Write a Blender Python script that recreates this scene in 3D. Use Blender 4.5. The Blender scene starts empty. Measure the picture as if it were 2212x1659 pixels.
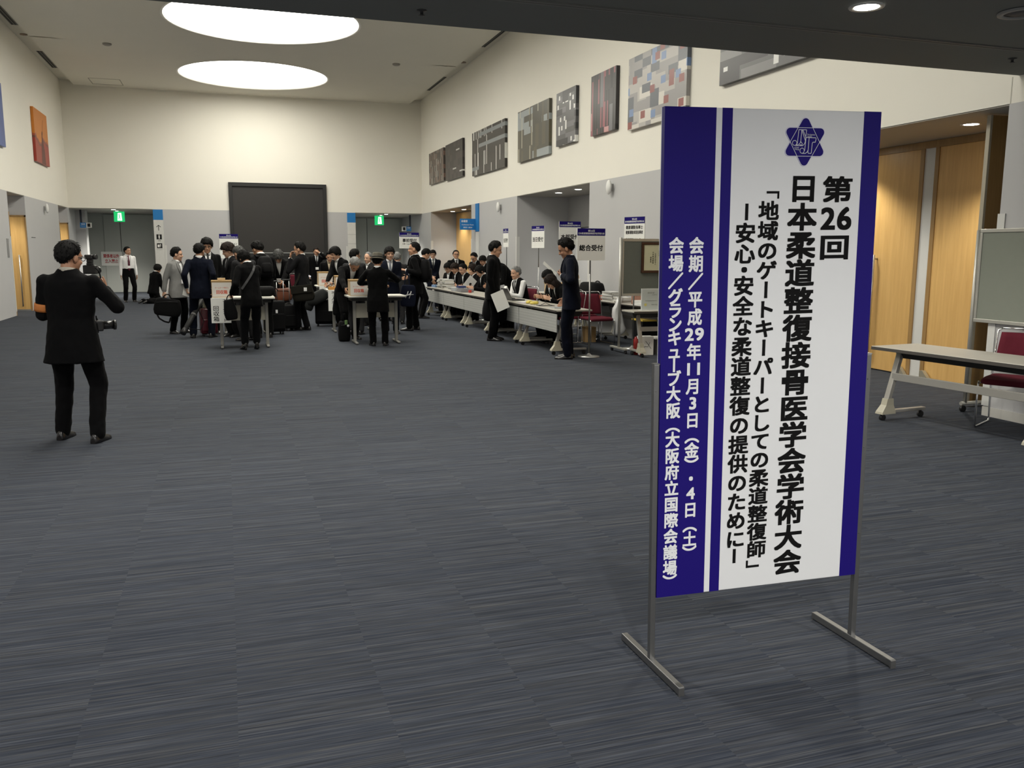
import bpy, bmesh, math, random
from mathutils import Vector, Matrix, Euler, noise
R=math.radians
V=Vector
SC=bpy.context.scene
COL=SC.collection
# ------------------------------------------------------------------ camera
PW,PH,FPX,CAMZ=2212.0,1659.0,1862.0,1.58
_ry=V((487-PW/2,541-PH/2,FPX)).normalized()
_rx=V((6858-PW/2,563-PH/2,FPX)); _rx=(_rx-_ry*_rx.dot(_ry)).normalized()
_rz=_rx.cross(_ry)
CM=Matrix((_rx,_ry,_rz))            # rows: room axes seen from the camera (right, down, forward)
CAMO=V((0,0,CAMZ))
def ray(px,py): return CM@V((px-PW/2,py-PH/2,FPX))
def at(px,py,y):                    # point of the room at depth y seen at photo pixel
    d=ray(px,py); return CAMO+d*(y/d.y)
def onfloor(px,py,z=0.0):
    d=ray(px,py); return CAMO+d*((z-CAMZ)/d.z)
cam=bpy.data.cameras.new('camera'); camo=bpy.data.objects.new('camera',cam); COL.objects.link(camo)
rw=CM@V((1,0,0)); uw=CM@V((0,-1,0)); bw=CM@V((0,0,-1))
M4=Matrix.Identity(4)
for i in range(3):
    M4[i][0]=rw[i]; M4[i][1]=uw[i]; M4[i][2]=bw[i]
    M4[i][3]=CAMO[i]
camo.matrix_world=M4
cam.sensor_fit='HORIZONTAL'; cam.sensor_width=36.0; cam.lens=FPX/PW*36.0
cam.clip_start=.05; cam.clip_end=200
SC.camera=camo
# ------------------------------------------------------------------ world, exposure, lamps
w=bpy.data.worlds.new('world'); SC.world=w; w.use_nodes=True
w.node_tree.nodes['Background'].inputs[0].default_value=(.5,.55,.6,1)
w.node_tree.nodes['Background'].inputs[1].default_value=0.0
vs=SC.view_settings
vs.view_transform='Standard'; vs.look='None'; vs.gamma=1.0; vs.use_curve_mapping=False
vs.exposure=EXPO=1.13
try:
    SC.cycles.use_denoising=True
    SC.cycles.max_bounces=8; SC.cycles.diffuse_bounces=6; SC.cycles.glossy_bounces=3
    SC.cycles.sample_clamp_indirect=6.0
except Exception: pass
SKY_L=5.2           # radiance of the round ceiling lights
SPOT_W=42.0         # recess downlights
LOBBY_W=112.0        # lobby downlight and the unseen spots added around the camera
WARM=(1.0,.965,.86)
# ------------------------------------------------------------------ materials
MATS={}
def mat(name,col=(.5,.5,.5),rough=.6,metal=0.0,spec=.4,var=.06,scale=8.0,bump=0.0,bscale=200.0,emit=None,estr=1.0,alpha=None,coat=0.0,sheen=0.0,trans=0.0):
    if name in MATS: return MATS[name]
    m=bpy.data.materials.new(name); m.use_nodes=True; nt=m.node_tree; N=nt.nodes; L=nt.links
    b=N['Principled BSDF']
    b.inputs['Roughness'].default_value=rough; b.inputs['Metallic'].default_value=metal
    b.inputs['Specular IOR Level'].default_value=spec
    b.inputs['Coat Weight'].default_value=coat; b.inputs['Sheen Weight'].default_value=sheen
    b.inputs['Transmission Weight'].default_value=trans
    tc=N.new('ShaderNodeTexCoord')
    if var>0:
        nz=N.new('ShaderNodeTexNoise'); nz.inputs['Scale'].default_value=scale; nz.inputs['Detail'].default_value=4
        L.new(tc.outputs['Object'],nz.inputs['Vector'])
        rp=N.new('ShaderNodeMapRange'); rp.inputs[3].default_value=1-var; rp.inputs[4].default_value=1+var
        L.new(nz.outputs['Fac'],rp.inputs[0])
        mx=N.new('ShaderNodeVectorMath'); mx.operation='SCALE'; mx.inputs[0].default_value=col
        L.new(rp.outputs[0],mx.inputs['Scale']); L.new(mx.outputs[0],b.inputs['Base Color'])
    else: b.inputs['Base Color'].default_value=(*col,1)
    if bump>0:
        n2=N.new('ShaderNodeTexNoise'); n2.inputs['Scale'].default_value=bscale; n2.inputs['Detail'].default_value=3
        L.new(tc.outputs['Object'],n2.inputs['Vector'])
        bp=N.new('ShaderNodeBump'); bp.inputs['Strength'].default_value=bump; bp.inputs['Distance'].default_value=.004
        L.new(n2.outputs['Fac'],bp.inputs['Height']); L.new(bp.outputs[0],b.inputs['Normal'])
    if emit:
        b.inputs['Emission Color'].default_value=(*emit,1); b.inputs['Emission Strength'].default_value=estr
    if alpha is not None: b.inputs['Alpha'].default_value=alpha
    MATS[name]=m; return m
def cloth(name,col,rough=.85,var=.12):
    return mat(name,col,rough,0,.08,var,14.0,.25,420.0,sheen=.02)
def m_carpet():
    m=bpy.data.materials.new('striped carpet tile'); m.use_nodes=True; nt=m.node_tree; N=nt.nodes; L=nt.links
    b=N['Principled BSDF']; b.inputs['Roughness'].default_value=.95; b.inputs['Specular IOR Level'].default_value=.1
    tc=N.new('ShaderNodeTexCoord'); sp=N.new('ShaderNodeSeparateXYZ'); L.new(tc.outputs['Object'],sp.inputs[0])
    def M(op,a,bb=None,c=None):
        n=N.new('ShaderNodeMath'); n.operation=op
        for i,x in enumerate((a,bb,c)):
            if x is None: continue
            if isinstance(x,(int,float)): n.inputs[i].default_value=x
            else: L.new(x,n.inputs[i])
        return n.outputs[0]
    xs=M('DIVIDE',M('ADD',sp.outputs['X'],.03),.5); ys=M('DIVIDE',sp.outputs['Y'],.5)
    tx=M('FLOOR',xs); ty=M('FLOOR',ys)
    wn=N.new('ShaderNodeTexWhiteNoise'); wn.noise_dimensions='2D'
    cb=N.new('ShaderNodeCombineXYZ'); L.new(tx,cb.inputs[0]); L.new(ty,cb.inputs[1]); L.new(cb.outputs[0],wn.inputs['Vector'])
    off=M('MULTIPLY',wn.outputs['Value'],37.0)
    def stripes(fy,fx,seed,det=2):
        c=N.new('ShaderNodeCombineXYZ')
        L.new(M('MULTIPLY',sp.outputs['X'],fx),c.inputs[0]); L.new(M('MULTIPLY',sp.outputs['Y'],fy),c.inputs[1]); L.new(M('ADD',off,seed),c.inputs[2])
        n=N.new('ShaderNodeTexNoise'); n.inputs['Scale'].default_value=1; n.inputs['Detail'].default_value=det; L.new(c.outputs[0],n.inputs['Vector'])
        return n.outputs['Fac']
    a=stripes(150,1.2,0.0); c2=stripes(48,.5,5.0); d=stripes(330,7,9.0,1); h=stripes(70,1.8,13.0)
    f=M('ADD',M('ADD',M('MULTIPLY',a,.50),M('MULTIPLY',c2,.22)),M('MULTIPLY',d,.33))
    r=N.new('ShaderNodeValToRGB'); L.new(f,r.inputs[0])
    e=r.color_ramp.elements
    e[0].position=.38; e[0].color=(.0205,.0245,.0350,1)
    e[1].position=.76; e[1].color=(.105,.112,.124,1)
    x=r.color_ramp.elements.new(.52); x.color=(.0405,.047,.0610,1)
    x=r.color_ramp.elements.new(.60); x.color=(.058,.0645,.0785,1)
    hr=N.new('ShaderNodeMapRange'); hr.inputs[1].default_value=.42; hr.inputs[2].default_value=.62; L.new(h,hr.inputs[0])
    mx=N.new('ShaderNodeMix'); mx.data_type='RGBA'; mx.blend_type='MULTIPLY'; L.new(hr.outputs[0],mx.inputs[0])
    L.new(r.outputs[0],mx.inputs[6]); mx.inputs[7].default_value=(1.06,1.0,.90,1)
    L.new(mx.outputs[2],b.inputs['Base Color'])
    bp=N.new('ShaderNodeBump'); bp.inputs['Strength'].default_value=.35; bp.inputs['Distance'].default_value=.003
    L.new(f,bp.inputs['Height']); L.new(bp.outputs[0],b.inputs['Normal'])
    return m
def m_wood(name,col,dark,sx=1.0,sy=1.0,sz=.06):
    m=bpy.data.materials.new(name); m.use_nodes=True; nt=m.node_tree; N=nt.nodes; L=nt.links
    b=N['Principled BSDF']; b.inputs['Roughness'].default_value=.38; b.inputs['Specular IOR Level'].default_value=.4
    tc=N.new('ShaderNodeTexCoord'); mp=N.new('ShaderNodeMapping'); mp.inputs['Scale'].default_value=(sx,sy,sz)
    L.new(tc.outputs['Object'],mp.inputs[0])
    n=N.new('ShaderNodeTexNoise'); n.inputs['Scale'].default_value=22; n.inputs['Detail'].default_value=6; n.inputs['Roughness'].default_value=.65
    L.new(mp.outputs[0],n.inputs['Vector'])
    r=N.new('ShaderNodeValToRGB'); r.color_ramp.elements[0].position=.3; r.color_ramp.elements[1].position=.72
    r.color_ramp.elements[0].color=(*dark,1); r.color_ramp.elements[1].color=(*col,1)
    L.new(n.outputs['Fac'],r.inputs[0]); L.new(r.outputs[0],b.inputs['Base Color'])
    return m
def m_emit(name,col,s):
    if name in MATS: return MATS[name]
    m=bpy.data.materials.new(name); m.use_nodes=True; nt=m.node_tree
    e=nt.nodes.new('ShaderNodeEmission'); e.inputs[0].default_value=(*col,1); e.inputs[1].default_value=s
    nt.links.new(e.outputs[0],nt.nodes['Material Output'].inputs[0]); MATS[name]=m; return m
# ------------------------------------------------------------------ mesh builder
class MB:
    def __init__(s): s.v=[]; s.f=[]; s.m=[]; s.sm=[]
    def add(s,vs,fs,mi=0,smooth=False,X=None):
        o=len(s.v)
        for p in vs:
            p=V(p)
            s.v.append(X@p if X is not None else p)
        for f in fs:
            s.f.append([i+o for i in f]); s.m.append(mi); s.sm.append(smooth)
        return s
    def box(s,lo,hi,mi=0,bev=0.0,X=None):
        lo=V(lo); hi=V(hi)
        if bev<=0:
            x0,y0,z0=lo; x1,y1,z1=hi
            vs=[(x0,y0,z0),(x1,y0,z0),(x1,y1,z0),(x0,y1,z0),(x0,y0,z1),(x1,y0,z1),(x1,y1,z1),(x0,y1,z1)]
            return s.add(vs,[(0,3,2,1),(4,5,6,7),(0,1,5,4),(1,2,6,5),(2,3,7,6),(3,0,4,7)],mi,False,X)
        b=bmesh.new(); bmesh.ops.create_cube(b,size=1)
        for v in b.verts: v.co=V((lo.x+(v.co.x+.5)*(hi.x-lo.x),lo.y+(v.co.y+.5)*(hi.y-lo.y),lo.z+(v.co.z+.5)*(hi.z-lo.z)))
        bmesh.ops.bevel(b,geom=b.edges[:],offset=min(bev,.49*min(hi-lo)),segments=2,affect='EDGES',profile=.5)
        b.verts.index_update()
        s.add([v.co.copy() for v in b.verts],[[v.index for v in f.verts] for f in b.faces],mi,True if bev>.02 else False,X); b.free()
        return s
    def ctr(s,c,d,mi=0,bev=0.0,X=None):
        c=V(c); d=V(d)/2; return s.box(c-d,c+d,mi,bev,X)
    def bar(s,a,b,wd,th,mi=0,up=(0,0,1),bev=0.0):
        a=V(a); b=V(b); d=(b-a); ln=d.length; d.normalize(); u=V(up)
        if abs(d.dot(u))>.98: u=V((0,1,0))
        x=d.cross(u).normalized(); u=x.cross(d)
        X=Matrix((( x.x,d.x,u.x,a.x),(x.y,d.y,u.y,a.y),(x.z,d.z,u.z,a.z),(0,0,0,1)))
        return s.box((-wd/2,0,-th/2),(wd/2,ln,th/2),mi,bev,X)
    def loft(s,rings,mi=0,smooth=True,cap=True,closed=True):
        n=len(rings[0]); o=len(s.v)
        for r in rings:
            for p in r: s.v.append(V(p))
        for i in range(len(rings)-1):
            for j in range(n if closed else n-1):
                k=(j+1)%n
                s.f.append([o+i*n+j,o+i*n+k,o+(i+1)*n+k,o+(i+1)*n+j]); s.m.append(mi); s.sm.append(smooth)
        if cap and closed:
            s.f.append([o+j for j in range(n)][::-1]); s.m.append(mi); s.sm.append(False)
            e=o+(len(rings)-1)*n
            s.f.append([e+j for j in range(n)]); s.m.append(mi); s.sm.append(False)
        return s
    def tube(s,pts,r,mi=0,n=8,closed=False):
        pts=[V(p) for p in pts]; rs=r if isinstance(r,(list,tuple)) else [r]*len(pts)
        rings=[]; pu=None
        for i,p in enumerate(pts):
            if closed: d=pts[(i+1)%len(pts)]-pts[i-1]
            else: d=(pts[min(i+1,len(pts)-1)]-pts[max(i-1,0)])
            d=d.normalized() if d.length>1e-9 else V((0,0,1))
            u=pu if pu is not None else (V((0,0,1)) if abs(d.z)<.9 else V((1,0,0)))
            x=d.cross(u)
            if x.length<1e-5: x=d.cross(V((1,0,0)) if abs(d.x)<.9 else V((0,1,0)))
            x.normalize(); u=x.cross(d).normalized(); pu=u
            rings.append([p+(x*math.cos(2*math.pi*k/n)+u*math.sin(2*math.pi*k/n))*rs[i] for k in range(n)])
        if closed: rings.append(rings[0])
        return s.loft(rings,mi,True,not closed)
    def cyl(s,a,b,r,mi=0,n=16,r2=None):
        return s.tube([a,b],[r,r if r2 is None else r2],mi,n)
    def caps(s,a,b,ra,rb,mi=0,n=10):
        a=V(a); b=V(b); d=b-a; L=d.length
        if L<1e-6: d=V((0,0,1))
        else: d=d/L
        pts=[];rs=[]
        for t in (80,50,25): pts.append(a-d*ra*math.sin(R(t))); rs.append(ra*math.cos(R(t)))
        pts.append(a); rs.append(ra); pts.append(b); rs.append(rb)
        for t in (25,50,80): pts.append(b+d*rb*math.sin(R(t))); rs.append(rb*math.cos(R(t)))
        u=V((0,0,1)) if abs(d.z)<.9 else V((1,0,0)); x=d.cross(u).normalized(); u=x.cross(d)
        return s.loft([[p+(x*math.cos(2*math.pi*k/n)+u*math.sin(2*math.pi*k/n))*r for k in range(n)] for p,r in zip(pts,rs)],mi)
    def ell(s,c,r,mi=0,nu=16,nv=10,X=None):
        rings=[]
        for i in range(nv+1):
            t=math.pi*(i+.02 if i==0 else (i-.02 if i==nv else i))/nv
            ring=[]
            for k in range(nu):
                a=2*math.pi*k/nu
                p=V((r[0]*math.sin(t)*math.cos(a),r[1]*math.sin(t)*math.sin(a),-r[2]*math.cos(t)))
                if X is not None: p=X@p
                ring.append(p+V(c))
            rings.append(ring)
        return s.loft(rings,mi)
    def lathe(s,prof,c=(0,0,0),mi=0,n=24,cap=True):
        c=V(c)
        return s.loft([[c+V((r*math.cos(2*math.pi*k/n),r*math.sin(2*math.pi*k/n),z)) for k in range(n)] for r,z in prof],mi,True,cap)
    def prism(s,poly,h,X=None,mi=0):
        n=len(poly)
        vs=[(p[0],p[1],0) for p in poly]+[(p[0],p[1],h) for p in poly]
        fs=[list(range(n))[::-1],list(range(n,2*n))]+[(i,(i+1)%n,n+(i+1)%n,n+i) for i in range(n)]
        return s.add(vs,fs,mi,False,X)
    def mesh(s,name):
        me=bpy.data.meshes.new(name); me.from_pydata([tuple(v) for v in s.v],[],s.f)
        me.polygons.foreach_set('material_index',s.m); me.polygons.foreach_set('use_smooth',s.sm)
        me.update(); return me
    def build(s,name,mats,parent=None,label=None):
        me=s.mesh(name)
        for m in (mats if isinstance(mats,(list,tuple)) else [mats]): me.materials.append(m)
        return link(name,me,parent,label)
def link(name,me,parent=None,label=None):
    o=bpy.data.objects.new(name,me); COL.objects.link(o)
    if parent is not None: o.parent=parent
    if label: o['label']=label
    return o
def tag(o,label,cat,group=None,kind=None):
    o['label']=label; o['category']=cat
    if group: o['group']=group
    if kind: o['kind']=kind
    return o
def empty(name,loc,rz=0.0):
    o=bpy.data.objects.new(name,None); COL.objects.link(o); o.location=loc; o.rotation_euler=(0,0,rz); o.empty_display_size=.1
    return o
def thing(name,label,cat,loc=(0,0,0),rz=0.0,group=None): return tag(empty(name,loc,rz),label,cat,group)
def struct(name,mb,m,parent=None):
    o=mb.build(name,m,parent)
    if parent is None: o['kind']='structure'
    return o
def dup(root,loc,rz,label=None):
    def cp(o,par):
        c=o.copy(); COL.objects.link(c)
        if par is not None: c.parent=par
        for ch in list(o.children): cp(ch,c)
        return c
    r=cp(root,None); r.location=loc; r.rotation_euler=(0,0,rz)
    if label: r['label']=label
    return r
TMP=bpy.data.scenes.new('workbench')
def evaluated(o):
    TMP.collection.objects.link(o)
    with bpy.context.temp_override(scene=TMP,view_layer=TMP.view_layers[0]):
        dg=bpy.context.evaluated_depsgraph_get(); dg.update()
        me=bpy.data.meshes.new_from_object(o.evaluated_get(dg))
    TMP.collection.objects.unlink(o); d=o.data; bpy.data.objects.remove(o)
    return me
# ------------------------------------------------------------------ lettering
GL={}
def glyph(ch,bold=.02):
    k=(ch,round(bold,3))
    if k in GL: return GL[k]
    c=bpy.data.curves.new('lettering','FONT'); c.body=ch; c.size=1; c.resolution_u=4
    me=evaluated(bpy.data.objects.new('lettering',c))
    v0=[(v.co.x,v.co.y) for v in me.vertices]; f0=[tuple(p.vertices) for p in me.polygons]
    bpy.data.meshes.remove(me); bpy.data.curves.remove(c)
    vs=[];fs=[]                       # heavy weight: the outline struck several times around a small square
    for a in (range(0,360,45) if bold>.029 else range(45,405,90)) if bold>0 else ():
        o=len(vs); zl=o/max(1,len(v0))*3e-5; k_=.9*bold/max(abs(math.cos(R(a))),abs(math.sin(R(a)))); vs+=[(x+k_*math.cos(R(a)),y+k_*math.sin(R(a)),zl) for x,y in v0]; fs+=[tuple(i+o for i in f) for f in f0]
    if bold<=0: vs,fs=[(x,y,0.0) for x,y in v0],f0
    GL[k]=(vs,fs); return GL[k]
def put_glyph(mb,ch,cx,cy,sx,sy,X,bold=.02,rot=False,fit=False,mi=0):
    """glyph of em size sx by sy centred on (cx,cy) of the plane X (u right, v up)"""
    vs,fs=glyph(ch,bold)
    if not vs: return
    mx,my=.5,.38
    if fit:
        xs=[p[0] for p in vs]; mx=(min(xs)+max(xs))/2
        ys=[p[1] for p in vs]; my=(min(ys)+max(ys))/2
    out=[]
    for x,y,z in vs:
        x-=mx; y-=my
        if rot: x,y=y,-x
        out.append((cx+x*sx,cy+y*sy,z))
    mb.add(out,fs,mi,False,X)
def hline(mb,txt,cx,cy,wd,ht,X,bold=.02,mi=0):
    """horizontal line of text filling width wd, character height ht"""
    adv=[]
    for ch in txt:
        vs,_=glyph(ch,bold)
        adv.append(1.0 if ord(ch)>0x2000 else (.3 if not vs else max(p[0] for p in vs)+.06))
    tot=sum(adv); sx=wd/tot; x=cx-wd/2
    for ch,a in zip(txt,adv):
        vs,_=glyph(ch,bold)
        if vs:
            if ord(ch)>0x2000: put_glyph(mb,ch,x+a*sx/2,cy,sx,ht,X,bold,mi=mi)
            else:
                put_glyph(mb,ch,x+.5*sx,cy,sx,ht,X,bold,mi=mi)
        x+=a*sx
def plane_X(o,ux,uz):
    """4x4 for a drawing plane with origin o, u along ux, v along uz, thickness outward"""
    ux=V(ux).normalized(); uz=V(uz).normalized(); n=ux.cross(uz); o=V(o)
    return Matrix(((ux.x,uz.x,n.x,o.x),(ux.y,uz.y,n.y,o.y),(ux.z,uz.z,n.z,o.z),(0,0,0,1)))
# ------------------------------------------------------------------ room
XL,XR,YB=-4.87,7.03,32.17
ZB,ZC,ZS,ZLOW,YLOW,YREAR=2.96,6.87,7.03,3.2,6.42,-8.0
white=mat('cream wall paint',(.80,.775,.70),.8,0,.2,.015,1.5)
grey=mat('grey wall panel',(.47,.47,.475),.55,0,.35,.02,2.0)
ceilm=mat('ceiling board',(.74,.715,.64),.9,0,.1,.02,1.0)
lowm=mat('dark grey ceiling',(.20,.205,.195),.85,0,.2,.03,1.0)
gdoor=mat('grey painted door',(.44,.455,.43),.5,0,.35,.02,2.0)
guardm=mat('corner guard plastic',(.62,.62,.60),.4,0,.4,.02)
carpet=m_carpet()
oak=m_wood('honey oak veneer',(.68,.43,.16),(.56,.335,.115))
oakd=m_wood('oak frame',(.36,.22,.085),(.27,.16,.06))
alu=mat('brushed aluminium',(.55,.55,.54),.35,.9,.5,.05,40)
steel=mat('satin steel',(.24,.24,.235),.38,.9,.5,.06,30)
chrome=mat('chrome',(.72,.72,.72),.14,1.0,.5,.02)
black=mat('black plastic',(.012,.012,.013),.45,0,.4,.05)
lampm=m_emit('lamp diffuser',WARM,14.0)
struct('floor',MB().add([(-9,YREAR,0),(9.5,YREAR,0),(9.5,37,0),(-9,37,0)],[(0,1,2,3)]),carpet)
# recess openings
RA=(6.5,11.7); RB=(16.4,21.0); RC=(25.3,30.7); LA=(23.6,25.5); LB=(30.27,31.95)
XA,XBm,XCc,XLD=8.40,8.42,8.0,-6.0
YD=36.0
b=MB()
for y0,y1 in ((YREAR,RA[0]),(RA[1],RB[0]),(RB[1],RC[0]),(RC[1],YD)): b.box((XR,y0,0),(8.6 if y1<30 else 8.2,y1,ZB))
b.box((XA,RA[0],0),(XA+.2,RA[1],ZB+.0)); b.box((XBm,RB[0],0),(XBm+.2,RB[1],ZB)); b.box((XCc,RC[0],0),(XCc+.2,RC[1],ZB))
struct('wall_right_lower',b,grey)
b=MB(); b.box((XR,YREAR,ZB),(8.7,YB+.3,7.2)); struct('wall_right_upper',b,white)
b=MB()
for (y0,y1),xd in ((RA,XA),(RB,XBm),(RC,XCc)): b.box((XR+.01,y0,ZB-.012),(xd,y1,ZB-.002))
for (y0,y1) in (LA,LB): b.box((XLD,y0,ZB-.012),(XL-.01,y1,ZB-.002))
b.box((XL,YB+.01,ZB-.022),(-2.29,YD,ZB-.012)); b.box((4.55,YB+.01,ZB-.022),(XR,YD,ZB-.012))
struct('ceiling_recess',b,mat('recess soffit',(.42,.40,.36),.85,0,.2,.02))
b=MB()
for y0,y1 in ((YREAR,LA[0]),(LA[1],LB[0]),(LB[1],YD)): b.box((-6.2,y0,0),(XL,y1,ZB))
for y0,y1 in (LA,LB): b.box((-6.2,y0,0),(XLD,y1,ZB))
struct('wall_left_lower',b,grey)
b=MB(); b.box((-6.2,YREAR,ZB),(XL,YB+.3,7.2)); struct('wall_left_upper',b,white)
b=MB(); b.box((-2.29,YB,0),(4.55,YD+.2,ZB)); struct('wall_back_lower',b,grey)
b=MB(); b.box((-5.6,YB,ZB),(8.6,YD+.2,7.2)); struct('wall_back_upper',b,white)
b=MB(); b.box((-5.6,YD,0),(-2.2,YD+.3,ZB)); b.box((4.5,YD,0),(8.6,YD+.3,ZB)); struct('wall_back_recess',b,gdoor)
b=MB(); b.box((-5.6,YREAR-.2,0),(8.7,YREAR,ZLOW)); struct('wall_rear',b,grey)
# lobby ceiling with its edge, the groove behind it, and the fascia above
b=MB()
b.box((-5.6,5.68,ZLOW),(8.7,YLOW,ZLOW+.3)); b.box((-5.6,YREAR,ZLOW+.004),(8.7,5.60,ZLOW+.3)); b.box((-5.6,5.60,ZLOW+.045),(8.7,5.68,ZLOW+.3))
b.box((-5.6,YLOW-.2,ZLOW+.3),(8.7,YLOW,7.2))
struct('ceiling_lobby',b,lowm)
b=MB(); b.box((-5.6,5.615,ZLOW-.004),(8.7,5.635,ZLOW+.02)); b.box((-5.6,5.655,ZLOW-.004),(8.7,5.672,ZLOW+.02)); struct('trim_1',b,mat('groove trim',(.22,.22,.20),.6))
# hall ceiling: raised panel with four round light wells
DISC=[(1.08,8.6),(1.08,15.25),(1.08,21.95),(1.08,28.7)]; DR=2.2  # the first light is unseen, put in to brighten the near hall floor
b=MB(); x0,x1=-4.44,6.60
ys=[YLOW]+[(DISC[i][1]+DISC[i+1][1])/2 for i in range(3)]+[YB-.02]
n=64
for (cx,cy),ya,yb in zip(DISC,ys[:-1],ys[1:]):
    inn=[];out=[]
    for k in range(n):
        a=2*math.pi*(k+.5)/n; c,s_=math.cos(a),math.sin(a)
        inn.append((cx+DR*c,cy+DR*s_,ZC))
        t=min([( (x1-cx)/c if c>0 else (x0-cx)/c)]+[((yb-cy)/s_ if s_>0 else (ya-cy)/s_)])
        out.append((cx+t*c,cy+t*s_,ZC))
    o=len(b.v); b.v+= [V(p) for p in inn+out]
    for k in range(n):
        k2=(k+1)%n
        b.f.append([o+k,o+n+k,o+n+k2,o+k2]); b.m.append(0); b.sm.append(False)
    for (px_,py_) in ((x0,ya),(x1,ya),(x1,yb),(x0,yb)):   # corner triangles
        i=min(range(n),key=lambda q:(V(out[q])-V((px_,py_,ZC))).length)
        cand=sorted(range(n),key=lambda q:(V(out[q])-V((px_,py_,ZC))).length)[:2]
        b.add([(px_,py_,ZC),out[cand[0]],out[cand[1]]],[(0,1,2)])
for k_ in (0,1):
    xx=x0 if k_==0 else x1
    b.add([(xx,YLOW,ZC),(xx,YB-.02,ZC),(xx,YB-.02,ZS+.02),(xx,YLOW,ZS+.02)],[(0,1,2,3)])
b.box((XL-.1,YLOW,ZS),(x0-.001,YB,ZS+.1)); b.box((x1+.001,YLOW,ZS),(XR+.1,YB,ZS+.1)); 
struct('ceiling',b,ceilm)
b=MB(); b.box((-5.6,YLOW,7.25),(8.7,YB+.3,7.4)); struct('ceiling_slab',b,ceilm)
wellm=mat('light well white',(.9,.88,.82),.7)
discm=m_emit('round light diffuser',WARM,SKY_L)
for i,(cx,cy) in enumerate(DISC):
    lab=['round recessed dimmed ceiling light nearest the lobby','round recessed ceiling light behind the lobby ceiling edge','larger round ceiling light cut by the dark ceiling edge','smaller whole round ceiling light nearer the far wall'][i]
    t=thing('round_ceiling_light',lab,'ceiling light',(cx,cy,ZC),0,'round lights in the hall ceiling')
    q=MB(); q.lathe([(DR+.05,-.006),(DR-.002,-.008),(DR-.002,.22),(DR+.05,.22)],n=64,cap=False); q.build('light_well',wellm,t)
    q=MB(); q.lathe([(DR-.01,.20),(DR-.01,.215)],n=64); q.build('diffuser',m_emit('round light diffuser %d'%i,WARM,SKY_L*(.8,1.0,1.0,.72)[i]),t)
# ------------------------------------------------------------------ lamps in the soffits
def downlight(x,y,z,label,group,watts=0,r=.085,cone=110):
    t=thing('downlight',label,'downlight',(x,y,z),0,group)
    q=MB(); q.lathe([(r+.025,0),(r+.022,-.006),(r,-.006),(r-.012,.0)],n=24,cap=False); q.build('trim_ring',mat('downlight ring',(.6,.6,.58),.4),t)
    q=MB(); q.lathe([(r-.01,-.0035),(r-.01,-.001)],n=24); q.build('diffuser',lampm,t)
    if watts:
        l=bpy.data.lights.new('downlight_beam','SPOT'); l.energy=watts; l.color=WARM; l.spot_size=R(cone); l.spot_blend=.6; l.shadow_soft_size=.07
        o=bpy.data.objects.new('downlight_beam',l); COL.objects.link(o); o.location=(x,y,z-.03)
    return t
zr=ZB-.012
for i,(px,py) in enumerate(((1176,415.5),(1215,408),(1260,401))):
    p=onfloor(px,py,zr)
    downlight(7.5,p.y,zr,('farthest','middle','nearest')[i]+' of three downlights above the alcove behind the reception row','alcove downlights',SPOT_W)
downlight(7.55,29.6,zr,'farther downlight over the far oak door on the right','far oak door downlights',SPOT_W)
downlight(7.55,28.1,zr,'nearer downlight over the far oak door on the right','far oak door downlights',SPOT_W)
p=onfloor(2092,252,zr); downlight(p.x+.45,p.y+.4,zr,'downlight over the tall oak doors behind the grey board','near oak door downlights',SPOT_W*1.3)
downlight(7.85,9.9,zr,'downlight over the tall oak doors hidden behind the blue and white sign','near oak door downlights',SPOT_W*1.3)
zr=ZB-.022
for i,(x,y) in enumerate(((-3.55,32.57),(-3.54,33.65))): downlight(x,y,zr,('front','rear')[i]+' downlight in the left far doorway soffit','left far doorway downlights',SPOT_W*3.6)
for i,(x,y) in enumerate(((5.76,32.61),(5.74,33.73))): downlight(x,y,zr,('front','rear')[i]+' downlight in the right far doorway soffit','right far doorway downlights',SPOT_W*3.6)
p=onfloor(1872,15,ZLOW)
LOB=[(p.x,p.y)]
downlight(p.x,p.y,ZLOW,'lit round downlight in the dark lobby ceiling above the sign','lobby downlights',LOBBY_W,.09,140)
for (x,y,k) in ((.45,5.0,1),(-3.2,5.0,1),(p.x,-1.0,2),(.45,-1.0,2),(-3.2,-1.0,2),(p.x,-4.5,2),(.45,-4.5,2),(-3.2,-4.5,2)):  # unseen spots without fixtures, added to brighten the sign and near carpet
    l=bpy.data.lights.new('downlight_beam','SPOT'); l.energy=LOBBY_W*k; l.color=(1,.97,.92); l.spot_size=R(168); l.spot_blend=.4; l.shadow_soft_size=.09
    o=bpy.data.objects.new('downlight_beam',l); COL.objects.link(o); o.location=(x,y,ZLOW-.03)
# lobby ceiling speaker, sprinklers
p=onfloor(2200,26,ZLOW)
t=thing('ceiling_speaker','round grey ceiling speaker beside the lobby downlight','speaker',(p.x+.03,p.y,ZLOW))
q=MB(); q.lathe([(.15,0),(.148,-.012),(.115,-.014),(.11,-.004)],n=32,cap=False); q.build('rim',mat('speaker rim',(.30,.30,.29),.5),t)
q=MB(); q.lathe([(.109,-.003),(.075,-.004),(.07,-.012),(.03,-.014),(.002,-.014)],n=32); q.build('cone',mat('speaker cone',(.10,.10,.10),.6),t)
for px,py,nm in ((911,22,'dark sprinkler head in the lobby ceiling left of the sign'),(2187,126,'dark sprinkler head in the lobby ceiling above the oak doors')):
    p=onfloor(px,py,ZLOW)
    q=MB(); q.lathe([(.035,0),(.035,-.006),(.012,-.01),(.012,-.03),(.024,-.034),(.002,-.036)],n=16); o=q.build('sprinkler_head',mat('sprinkler metal',(.05,.05,.05),.5)); o.location=(p.x,p.y,ZLOW); tag(o,nm,'sprinkler','lobby sprinklers')
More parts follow.
